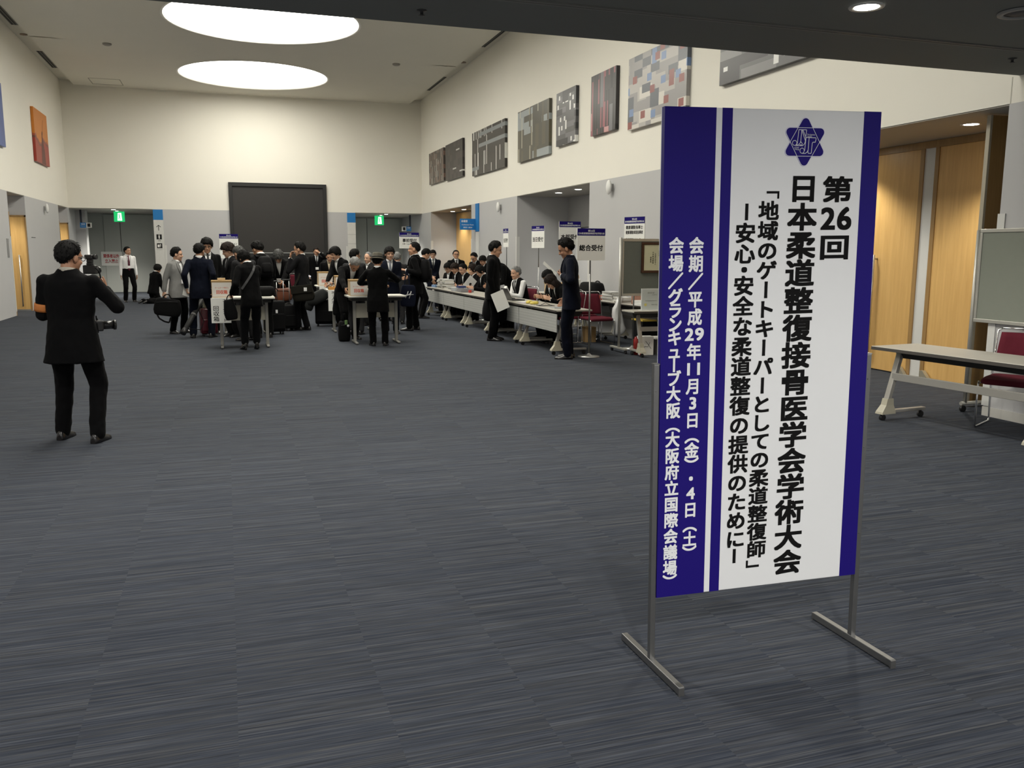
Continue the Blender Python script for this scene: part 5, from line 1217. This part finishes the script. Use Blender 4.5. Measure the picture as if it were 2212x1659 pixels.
# suitcases
def suitcase(label,loc,w_,d,h,m,rz=0,hh=.38,tagc=None):
    t=thing('suitcase',label,'suitcase',loc,R(rz),'rolling suitcases')
    q=MB(); q.box((-w_/2,-d/2,.05),(w_/2,d/2,h),0,.035); q.build('shell',m,t)
    q=MB(); q.box((-w_/2+.03,-d/2-.022,.10),(w_/2-.03,-d/2+.01,h*.62),0,.018); q.build('front_pocket',m,t)
    q=MB(); q.box((-w_/2-.003,-.006,.06),(w_/2+.003,.006,h+.002),0,.003); q.build('seam_strip',zipm if m is redc else bagk,t)
    q=MB()
    for s in (-1,1): q.cyl((s*w_*.24,d*.3,h-.01),(s*w_*.24,d*.3,h+hh),.008,0,8)
    q.build('pull_rods',alu,t); MB().box((-w_*.24-.02,d*.3-.014,h+hh-.01),(w_*.24+.02,d*.3+.014,h+hh+.016),0,.008).build('pull_handle',black,t)
    q=MB(); q.tube(arc((-.07,0,h-.005),(.07,0,h-.005),.03),.009,0,6); q.build('top_handle',black,t)
    for sx in (-1,1):
        for sy in (-1,1): MB().cyl((sx*(w_/2-.05)-.012,sy*(d/2-.05),.025),(sx*(w_/2-.05)+.012,sy*(d/2-.05),.025),.025,0,12).build('wheel',black,t)
    if tagc: MB().box((-.02,-d/2-.03,h*.64),(.02,-d/2-.024,h*.74),0,.002).build('luggage_tag',tagc,t)
    return t
tagw=mat('tag white',(.75,.75,.75),.5)
c=onfloor(592,722); suitcase('large black rolling suitcase with a white tag behind the front left counter table',(c.x+.02,17.05,0),.36,.26,.64,bagk,14,.36,tagw)
c=onfloor(630,713); suitcase('slim black rolling suitcase beside the man touching his forehead',(c.x-.06,17.75,0),.24,.36,.52,bagk,8,.48)
suitcase('dark red rolling suitcase between the legs of the navy suited man',(-.36,17.0,0),.30,.22,.52,redc,10,.05)
suitcase('black suitcase under a dark coat behind the front right counter table',(1.95,18.62,0),.40,.28,.55,bagk,-10,.1)
t=thing('pouch','cream pouch on top of the dark red suitcase','bag',(-.36,17.0,.53)); q=MB(); soft(q,(0,0,.085),.17,.12,.17,(0,-14,0)); q.build('bag_body',mat('cream cloth',(.5,.48,.36),.8),t)
t=thing('coat','dark grey coat draped over a suitcase behind the crowd','coat',(1.84,18.5,.50)); q=MB(); soft(q,(-.08,0,.10),.50,.30,.24,(0,-26,0),.3,2.4); soft(q,(-.24,-.03,-.04),.20,.18,.22,(0,20,0),.2,2.4); q.build('folded_coat',cloth('dark coat cloth',(.020,.021,.021)),t)
# handbags and shoulder bags
hw=W(PP[9],PP[9]['arms']['L'][2]); t=thing('handbag','black rounded handbag in the left hand of the woman at the counter','bag',(hw.x-.03,hw.y-.02,hw.z-.40)); q=MB(); soft(q,(0,0,.15),.19,.12,.32,(0,-8,0),.25,2.4,.15); q.build('bag_body',bagk,t); q=MB(); q.tube(arc((-.05,0,.28),(.05,0,.28),.10),.008,0,7); q.build('handle',bagk,t)
hw=W(PP[11],PP[11]['arms']['L'][2]); t=bag('leather_bag','brown leather bag held by the bending man','bag',(hw.x+.0,hw.y-.03,hw.z-.40),.34,.13,.26,brownl,-10,-5,.10)
p=PP[12]; c=W(p,p['P']+V((.10,-.20,-.02))); c=at(655,633,17.33); t=thing('messenger_bag','dark khaki messenger bag with a white patch, worn by the man touching his forehead','bag',(c.x,c.y,c.z-.16),R(-10))
q=MB(); soft(q,(0,0,.15),.40,.12,.30,(0,-6,0),.15,3.6); q.build('bag_body',bagkh,t); q=MB(); q.box((-.205,-.078,.155),(.205,-.058,.315),0,.012,Matrix.Rotation(R(-6),4,'Y')); q.build('flap',bagkh,t); MB().box((.02,-.084,.20),(.08,-.079,.27),0,.002).build('patch',tagw,t)
q=MB(); strap(q,[(-.18,0,.27),(-.10,.06,.42),(-.04,.10,.60)],.035,.005); q.build('shoulder_strap',bagkh,t)
t=bag('tote','black bag with a green and white tag beside the front right counter table','bag',(1.93,15.35,0),.20,.16,.36,bagk,12,0,.14); MB().box((-.02,-.105,.30),(.03,-.085,.38),0,.008).build('green_tag',mat('tag green',(.16,.28,.10),.6),t); q=MB(); q.ell((.035,-.11,.28),(.022,.01,.022)); q.build('white_badge',tagw,t)
t=thing('shoulder_bag','black bag hanging at the side of the bent grey haired writer','bag',at(735,682,15.95)); q=MB(); soft(q,(0,0,.19),.24,.13,.38,(0,6,0),.15,3); q.build('bag_body',bagk,t); q=MB(); strap(q,[(-.08,0,.36),(-.01,.02,.55),(.06,.02,.62)],.03); q.build('shoulder_strap',bagk,t)
t=bag('floor_bag','black bag on the floor beside the kneeling person','bag',(-2.05,28.0,0),.40,.22,.17,bagk,8,0,.05)
hw=W(PP[40],PP[40]['arms']['L'][2]); t=thing('garment_bag','big black bag hanging from the far hand of the walking man','bag',(hw.x-.02,hw.y+.03,hw.z-.52)); q=MB(); soft(q,(0,0,.21),.46,.22,.42,(0,0,0),.2,2.6); q.build('bag_body',bagk,t); q=MB(); q.tube(arc((-.1,0,.40),(.1,0,.40),.09),.01,0,7); q.build('handle',bagk,t)
# tote of the man in profile
hw=W(PP[22],PP[22]['arms']['L'][2]); t=thing('tote_bag','navy cloth tote bag with a white script mark, held by the man in profile','bag',(hw.x+.02,hw.y-.06,hw.z-.70))
q=MB(); soft(q,(0,0,.21),.30,.07,.42,(0,3,0),.1,4); q.build('bag_body',bagn,t); q=MB()
for s in (-1,1): strap(q,[(s*.05-.02,-.01,.40),(s*.035-.015,0,.56),(-.01,0,.70)],.022,.004)
q.build('handles',bagn,t) if False else q.build('handle',bagn,t)
q=MB(); y=-.047
for pts in ([(-.13,.20),(-.05,.225),(.10,.235)],[(-.06,.17),(-.03,.23),(-.005,.30)],[(.01,.16),(.035,.23),(.055,.30)],[(-.02,.215),(.02,.25),(.05,.225)]):
    q.tube([(x,y-.004,z) for x,z in pts],.006,0,6)
q.build('script_mark',tagw,t)
# backpacks
def backpack(k,label,w_=.28,h=.40,dz=-.02):
    p=PP[k]; t=thing('backpack',label,'backpack',W(p,p['C']),R(-p['yaw']),'backpacks'); t.scale=(p['s'],)*3
    Rc=p['Rc']; f=lambda v: Rc@V(v); e=Rc.to_euler()
    q=MB(); rings=[]
    for u,kk in ((0,.75),(.05,.93),(.3,1.05),(.6,1.0),(.88,.88),(1,.6)): rings.append(sring(f((0,-.20,dz-h*.62+h*u)),Rc,w_/2*kk,.09*kk,.09*kk,24,3))
    q.loft(rings); q.build('pack_body',bagk,t)
    q=MB(); rings=[]
    for u,kk in ((0,.7),(.1,.95),(.8,.95),(1,.7)): rings.append(sring(f((0,-.285,dz-h*.50+h*.5*u)),Rc,w_*.36*kk,.04*kk,.04*kk,20,3))
    q.loft(rings); q.build('front_pocket',bagk,t)
    for sx in (-1,1):
        q=MB(); strap(q,[f((sx*.09,-.13,.15)),f((sx*.095,-.06,.20)),f((sx*.10,.03,.19)),f((sx*.115,.10,.13)),f((sx*.135,.128,.0)),f((sx*.16,.09,-.14)),f((sx*.14,-.10,-.20))],.045,.007,f((0,1,.2))); q.build('strap',bagk,t)
backpack(10,'black backpack worn by the man with spiky cropped hair',.25,.34,.0); backpack(22,'black backpack worn by the man in profile with cropped hair',.26,.44,-.03)
# papers in hands
def sheet(label,c,ux,uz,w_=.21,h=.297,name='paper_sheet'):
    t=MB(); X=plane_X((0,0,0),ux,uz); t.box((-w_/2,-h/2,-.0008),(w_/2,h/2,.0008),0,0,X); o=t.build(name,paperw); o.location=c; return tag(o,label,'paper')
hw=W(PP[40],PP[40]['arms']['R'][2]); sheet('white paper in the hand of the man walking along the reception row',(hw.x+.10,hw.y-.075,hw.z-.14),(.86,.12,.32),(-.32,.12,.86),.25,.33)
hw=W(PP[5],PP[5]['arms']['L'][2]); sheet('printed leaflet in the hand of the navy suited man',(hw.x+.0,hw.y+.05,hw.z-.05),(.8,.3,-.3),(.2,.1,.9),.13,.20)
o=sheet('white sheet with a dark emblem held up by the brown haired receptionist',at(1015,612,19.25),(.72,.25,-.62),(.62,.1,.75),.24,.30); q=MB(); q.cyl((0,0,0),(0,-.003,0),.03,0,14); e=q.build('emblem',ink,o); e.location=(.012,-.004,-.02)
sheet('white page tilted up behind the bowed receptionist with long black hair',at(1188,580,14.9),(.78,.2,-.6),(.35,.6,.30),.36,.13)
# ------------------------------------------------------------------ collection boxes with hanging notices
HT=.83
def cbox(label,loc,w_=.31,d=.26,h=.245,tab=False,lidm=None):
    t=thing('collection_box',label,'box',loc,0,'name card collection boxes')
    MB().box((-w_/2,-d/2,0),(w_/2,d/2,h),0,.003).build('carton',cardl,t)
    MB().box((-w_/2-.004,-d/2-.003,h-.0),(w_/2+.004,d/2+.003,h+.028),0,.003).build('lid',card,t)
    MB().box((-w_/2+.008,-d/2-.003,.012),(w_/2-.004,-d/2-.0005,h-.005)).build('label_sheet',mat('label paper',(.74,.70,.64),.8,0,.2,.02),t)
    X=plane_X((0,-d/2-.0036,0),(1,0,0),(0,0,1)); q=MB(); hline(q,'回収箱',0,h*.36,w_*.56,h*.26,X,.03); hline(q,'ネームカード御記入',0,h*.64,w_*.68,h*.10,X,.01); q.build('lettering',redink,t)
    if tab: MB().box((-.06,-.05,h+.028),(.06,.0,h+.065),0,.003).build('slot_flap',cardl,t)
def notice(label,x,y,z1,w_,h,cols,shade=None):
    t=thing('hanging_notice',label,'notice',(x,y,z1-h),0,'notices hanging from the counter tables')
    MB().box((-w_/2,-.0015,0),(w_/2,.0015,h)).build('sheet',paperw,t)
    X=plane_X((0,-.0022,0),(1,0,0),(0,0,1)); q=MB()
    for tx,u,v0,st,sz in cols:
        v=v0
        for ch in tx: put_glyph(q,ch,u,v,sz*1.1,sz,X,.012,ch=='ー'); v-=st
    q.build('lettering',ink,t)
cols=[('回収箱',-.075,.235,.085,.085),('ネームカード',.06,.355,.062,.062)]
cbox('collection box with red lettering on the front left counter table',(-.085,14.83,HT),tab=True); notice('notice with large characters hanging from the front left counter table',-.11,14.636,HT-.005,.30,.40,cols)
cbox('collection box with red lettering on the front right counter table, before the writing man',(2.11,14.82,HT),.30)
cbox('collection box with red lettering on the counter table behind the front right one',(2.16,17.22,HT)); notice('partly hidden notice hanging from the counter table with the orange box',2.0,17.015,HT-.005,.30,.40,[('回収箱',.07,.235,.085,.085),('ネームカード',-.06,.355,.062,.062)])
cbox('collection box with red lettering on the farthest counter table',(2.05,19.4,HT),.31,.26,.27); notice('notice hanging from the farthest counter table',2.04,19.215,HT-.005,.27,.33,[('回収箱',-.07,.20,.075,.075),('ネームカード',.05,.295,.05,.05)])
t=thing('stamp_tray','small orange box with bottles on the second right counter table','tray',(1.94,17.12,HT)); MB().box((-.075,-.06,0),(.075,.06,.06),0,.004).build('tray_box',mat('orange wood',(.52,.25,.06),.6),t)
for i,x in enumerate((-.03,.035)):
    t=thing('bottle',('left','right')[i]+' small bottle standing in the orange box','bottle',(1.94+x,17.12,HT+.06),0,'bottles in the orange box'); MB().lathe([(.018,0),(.018,.035),(.012,.042)],n=14).build('glass',mat('bottle glass grey',(.35,.36,.34),.3),t); MB().lathe([(.014,.042),(.014,.062)],n=14).build('cap',black,t)
t=thing('rolled_bag','black padded roll bag lying on the right end of the front left counter table','bag',(.58,14.93,HT)); q=MB(); q.loft([sring(V((x,0,.085)),Matrix.Rotation(R(90),3,'Y'),r,r,r,20,2.2) for x,r in ((-.20,.04),(-.19,.07),(-.15,.084),(.10,.084),(.15,.07),(.165,.03))]); q.build('bag_body',bagk,t); q=MB(); q.tube([(.12,0,.12),(.19,0,.13),(.22,0,.09)],.01,0,6); q.build('handle',bagk,t)
o=MB().box((-.10,-.05,0),(.10,.05,.003)).build('card','' or mat('pale green card',(.45,.62,.48),.6)); o.location=onfloor(614,701)+V((0,0,.001)); tag(o,'small pale green card lying on the carpet beside the slim suitcase','card')
# ------------------------------------------------------------------ on the reception row
random.seed(5)
lap=mat('laptop grey',(.10,.095,.095),.5); lapk=mat('laptop black',(.012,.012,.013),.4)
def booklets(n,x,y,z0,group,lab,w_=.215,l_=.30,rz0=0,th=.019):
    first=None
    for i in range(n):
        mname=('booklet pages white','booklet pages cream','booklet pages grey')[i%3]; c=((.66,.65,.61),(.60,.58,.52),(.50,.50,.49))[i%3]
        q=MB(); q.box((-w_/2,-l_/2,.002),(w_/2,l_/2,th-.003),0,.0015); o=q.build('booklet',mat(mname,c,.8,0,.2,.10,90)); 
        k=MB(); k.box((-w_/2-.003,-l_/2-.002,th-.003),(w_/2+.002,l_/2+.002,th)).box((-w_/2-.003,-l_/2-.002,.0),(w_/2+.002,l_/2+.002,.002)).box((w_/2,-l_/2-.002,0),(w_/2+.003,l_/2+.002,th)); k.build('cover',mat('booklet cover',(.62,.62,.60),.6),o)
        o.location=(x+random.uniform(-.014,.014),y+random.uniform(-.014,.014),z0+i*th); o.rotation_euler=(0,0,R(rz0+random.uniform(-5,5)))
        pos='top booklet of ' if i==n-1 else ('bottom booklet of ' if i==0 else 'booklet in ')
        tag(o,pos+lab,'booklet',group if 0<i<n-1 else group)
booklets(9,4.93,20.3,.70,'booklets in the far row stack','the far stack at the end of the reception row',th=.025)
booklets(9,4.95,19.86,.70,'booklets in the second row stack','the second stack on the reception row',th=.025)
booklets(5,4.98,19.40,.70,'booklets in the low row stack','the low pile beside the second stack',.21,.28,20,.012)
t=thing('file_tray','pale blue box file at the far end of the reception row','box file',(4.98,20.95,.70),R(12)); MB().box((-.15,-.11,0),(.15,.11,.06),0,.004).build('box_file',mat('pale blue plastic',(.16,.26,.44),.4),t)
for i,(x,y,lab,c) in enumerate(((4.92,18.75,'clear tray of papers on the second row table',(.40,.42,.44)),(4.94,18.30,'grey tray beside the clear tray on the row',(.22,.22,.23)))):
    t=thing('paper_tray',lab,'tray',(x,y,.70)); q=MB(); q.box((-.14,-.18,0),(.14,.18,.008)).box((-.14,-.18,0),(-.132,.18,.07)).box((.132,-.18,0),(.14,.18,.07)).box((-.132,-.18,0),(.132,-.172,.07)).box((-.132,.172,0),(.132,.18,.07)); q.build('tray_shell',mat('tray plastic %d'%i,c,.3),t); MB().box((-.12,-.16,.009),(.12,.16,.05)).build('paper_pile',paperw,t)
t=thing('navy_box','small navy box between the trays and the raised white sheet','box',(5.02,18.95,.70)); MB().box((-.08,-.13,0),(.08,.13,.11),0,.004).build('carton',mat('navy card',(.02,.03,.10),.5),t)
t=thing('red_box','small red box on the reception row left of the walking man','box',(4.95,17.95,.70)); MB().box((-.025,-.04,0),(.025,.04,.06),0,.004).build('carton',mat('red card',(.42,.04,.03),.5),t)
def laptop(label,loc,rz,lit=False,op=112):
    t=thing('laptop',label,'laptop',loc,R(rz),'laptops'); MB().box((-.17,-.12,0),(.17,.12,.018),0,.003).build('keyboard_base',lapk,t)
    X=Matrix.Translation((0,.12,.018))@Matrix.Rotation(R(-(op-90)),4,'X'); MB().box((-.17,-.005,0),(.17,.006,.23),0,.003,X).build('lid',lap,t); MB().box((-.155,-.0065,.015),(.155,-.0052,.215),0,0,X).build('display',m_emit('laptop screen glow',(.9,.95,1),1.2) if lit else mat('laptop screen dark',(.02,.02,.025),.2),t); return t
laptop('farther open laptop on the row, in front of the vest wearing man',(5.0,15.55,.70),90,op=118); laptop('nearer open laptop on the row, beside the bowed women',(5.0,15.0,.70),92,op=118)
t=thing('paper_stand','white folded paper standing in front of the old man in a vest','paper',(5.12,15.95,.70)); q=MB(); q.prism([(-.1,0),(.1,0),(.0,.22)],.15,Matrix.Translation((0,.08,0))@Matrix.Rotation(R(90),4,'X')); q.build('folded_sheet',paperw,t)
for x,y,r_,lab in ((4.98,14.45,10,'white form on the reception row under the writing woman'),(4.9,15.25,-8,'white form between the two laptops'),(4.93,14.15,25,'lilac tinted leaflet near the nearer laptop')):
    o=MB().box((-.105,-.148,0),(.105,.148,.003)).build('form_sheet',paperw if 'lilac' not in lab else mat('lilac paper',(.5,.45,.58),.7)); o.location=(x,y,.701); o.rotation_euler=(0,0,R(r_)); tag(o,lab,'paper')
yel=mat('yellow plastic wrap',(.62,.50,.10),.4,0,.5,.2,30)
for i in range(4):
    o=MB(); soft(o,(0,0,.022),.13,.08,.044,(0,0,0),.3,2.4); o=o.build('yellow_pouch',yel); o.location=(4.90+.07*(i%2),13.72+.14*i,.70); o.rotation_euler=(0,0,R(30*i)); tag(o,'yellow wrapped pouch in the loose pile near the end of the row','pouch','yellow pouches')
t=thing('clip_stand','black wire clip stand beside the yellow pouches','stand',(4.95,13.30,.70)); q=MB(); q.tube([(-.12,-.1,.004),(.12,-.1,.004),(.12,.1,.004),(-.12,.1,.004)],.005,0,6,True); q.tube([(-.1,0,.004),(0,0,.05),(.1,0,.004)],.005,0,6); q.build('wire_frame',black,t)
o=MB().box((-.16,-.13,0),(.16,.13,.012)).build('clear_folder',mat('clear folder grey',(.42,.44,.45),.25)); o.location=(5.0,12.72,.70); tag(o,'grey folder at the near end of the reception row','folder')
# far laptops below the big screen
for x,rz,lab in ((.75,0,'leftmost lit laptop on the far table below the screen'),(1.32,0,'second lit laptop on the far table below the screen'),(2.5,0,'lit laptop on the far table right of the man touching his forehead')): 
    t=laptop(lab,(x,28.86,.70),rz,True,100)
o=MB().box((-.1,-.02,0),(.1,.02,.16)).build('monitor_stand',black); o.location=(.35,28.95,.70); tag(o,'black monitor foot on the far table','stand')
# ------------------------------------------------------------------ back tables along the wall
t=thing('duffel_bag','large black duffel bag on the back table near the board','bag',(6.66,15.35,.70),R(90)); q=MB(); soft(q,(0,0,.15),.78,.34,.30,(0,0,0),.12,2.8); q.build('bag_body',bagk,t); q=MB(); q.tube(arc((-.14,-.12,.26),(.14,-.12,.26),.06),.012,0,7); q.build('handle',bagk,t)
booklets(9,6.60,14.28,.70,'booklets in the back table stack','the stack on the back table right of the duffel bag',.22,.40,4,.019)
booklets(5,6.58,13.80,.70,'booklets in the short back table stack','the short stack beside the back table booklets',.22,.34,-6,.019)
t=thing('cloth_bundle','orange red cloth bundle on the back table before the duffel bag','cloth',(6.52,14.72,.70)); q=MB(); soft(q,(0,0,.04),.20,.22,.09,(0,0,20),.4,2.2); q.build('folded_cloth',cloth('orange red cloth',(.60,.08,.03)),t)
t=thing('carton','brown cardboard carton at the end of the back tables beside the board pole','box',(6.72,13.18,.70)); MB().box((-.16,-.24,0),(.16,.24,.30),0,.004).build('carton_body',mat('brown carton',(.27,.14,.10),.8,0,.2,.06),t)
for i in range(3):
    o=MB().box((-.15,-.21,0),(.15,.21,.028),0,.002).build('paper_stack',paperw); o.location=(6.56+.01*i,12.86-.0*i,.70+.028*i); o.rotation_euler=(0,0,R(-4+6*i)); tag(o,('bottom','middle','top')[i]+' sheaf of the white papers seen under the display board','paper','white paper sheaves')
t=thing('wooden_crate','shallow tan wooden crate on the back table behind the old man','crate',(6.70,17.3,.70),R(90)); q=MB(); q.box((-.30,-.18,0),(.30,.18,.012)).box((-.30,-.18,0),(.30,-.165,.2)).box((-.30,.165,0),(.30,.18,.2)).box((-.30,-.18,0),(-.285,.18,.2)).box((.285,-.18,0),(.30,.18,.2)); q.build('crate_body',cardl,t); MB().box((-.31,-.19,.2),(.31,.19,.222),0,.003).build('lid',card,t)
t=thing('paper_bag','white paper carrier bag on the back table behind the suited man at the end','bag',(6.62,16.1,.70),R(90)); q=MB(); q.box((-.16,-.06,0),(.16,.06,.34),0,.006); q.build('bag_body',paperw,t); q=MB(); q.tube(arc((-.06,-.06,.34),(.06,-.06,.34),.09),.005,0,6); q.build('handle',card,t); MB().box((-.08,-.064,.1),(.06,-.061,.22)).build('printed_patch',mat('print peach',(.62,.38,.26),.7),t)
for i,(y,c,lab,sz) in enumerate(((16.62,(.60,.42,.22),'tan box on the back table between the crate and the paper bag',(.2,.25,.16)),(16.95,(.62,.60,.12),'yellow packet on the back table behind the old man',(.16,.2,.09)),(16.8,(.35,.55,.52),'pale green packet on the back table behind the old man',(.12,.1,.12)))):
    t=thing('packet',lab,'packet',(6.50+.14*(i%2),y,.70)); MB().box((-sz[0]/2,-sz[1]/2,0),(sz[0]/2,sz[1]/2,sz[2]),0,.006).build('wrapper',mat('packet colour %d'%i,c,.6),t)
# under and beside the tables
t=thing('plastic_bag','white plastic bag hanging from the red chair beside the sign pole','bag',(6.40,13.62,.13)); 
q=MB(); rings=[]
for u,w_,d_ in ((0,.03,.03),(.03,.08,.06),(.10,.11,.08),(.2,.12,.085),(.3,.115,.08),(.42,.10,.07),(.55,.085,.06),(.7,.07,.05),(.85,.06,.04),(1,.04,.02)):
    c=V((.03*math.sin(u*7)+.03*u,.02*u,u*.68)); ring=sring(c,Matrix.Identity(3),w_,d_,d_,30,2)
    rings.append([p+V((noise.noise(p*17+V((3,u*3,0)))*.045,noise.noise(p*17+V((9,u*3,0)))*.045,0)) for p in ring])
q.loft(rings); q.build('bag_body',mat('white plastic film',(.62,.62,.62),.35,0,.5,.05),t)
t=thing('black_case','black case with a yellow edge under the back table','case',(6.63,13.05,0)); MB().box((-.13,-.2,0),(.15,.2,.44),0,.01).build('case_body',bagk,t); MB().box((-.135,-.205,.44),(.155,.205,.465),0,.004).build('yellow_edge',mat('yellow edge',(.55,.38,.05),.5),t)
t=thing('small_carton','tan carton on the floor under the red chair','box',(6.05,14.05,0)); MB().box((-.1,-.1,0),(.1,.1,.27),0,.004).build('carton_body',card,t)
t=thing('printed_box','white printed box on the floor under the ivory table','box',(6.13,12.02,.0),R(-8)); MB().box((-.11,-.08,0),(.11,.08,.29),0,.003).build('carton_body',paperw,t)
q=MB(); q.tube([(-.07,-.082,.06),(-.03,-.082,.14),(.02,-.082,.13),(.05,-.082,.20)],.003,0,5); q.tube([(-.02,-.082,.22),(.03,-.082,.16),(.07,-.082,.10)],.003,0,5); q.build('printed_lines',ink,t); MB().box((-.11,-.083,.0),(-.06,-.0805,.08)).build('red_print',mat('red card',(.42,.04,.03),.5),t)
t=thing('red_canister','red canister on the floor under the ivory table','canister',(5.985,12.05,0)); MB().lathe([(.035,0),(.035,.24),(.02,.26),(.018,.28)],n=16).build('can_body',mat('red can',(.26,.018,.016),.35),t)
t=thing('grey_carton','dark grey carton on the floor right of the white printed box','box',(6.40,12.08,0)); MB().box((-.11,-.12,0),(.13,.1,.24),0,.004).build('carton_body',mat('dark carton',(.06,.06,.06),.7),t); MB().box((-.13,-.13,.24),(.14,.11,.27),0,.003).build('lid',paperw,t)
# chairs under the seated receptionists
for k,who in ((31,'farthest seated receptionist with glasses'),(32,'half hidden seated receptionist'),(33,'seated woman with pulled back hair'),(34,'woman holding up the white sheet'),(35,'receptionist with the short bob'),(36,'older man in the vest'),(37,'woman with long black hair'),(38,'woman with long brown hair')):
    p=PP[k]; l=p['loc']; f=p['Rz']@V((0,.08,0)); dup(ch0,(l.x+f.x,l.y+f.y,0),R(180-p['yaw']),'red stacking chair under the '+who)
for s_ in list(bpy.data.scenes):
    if s_.name=='workbench': bpy.data.scenes.remove(s_)
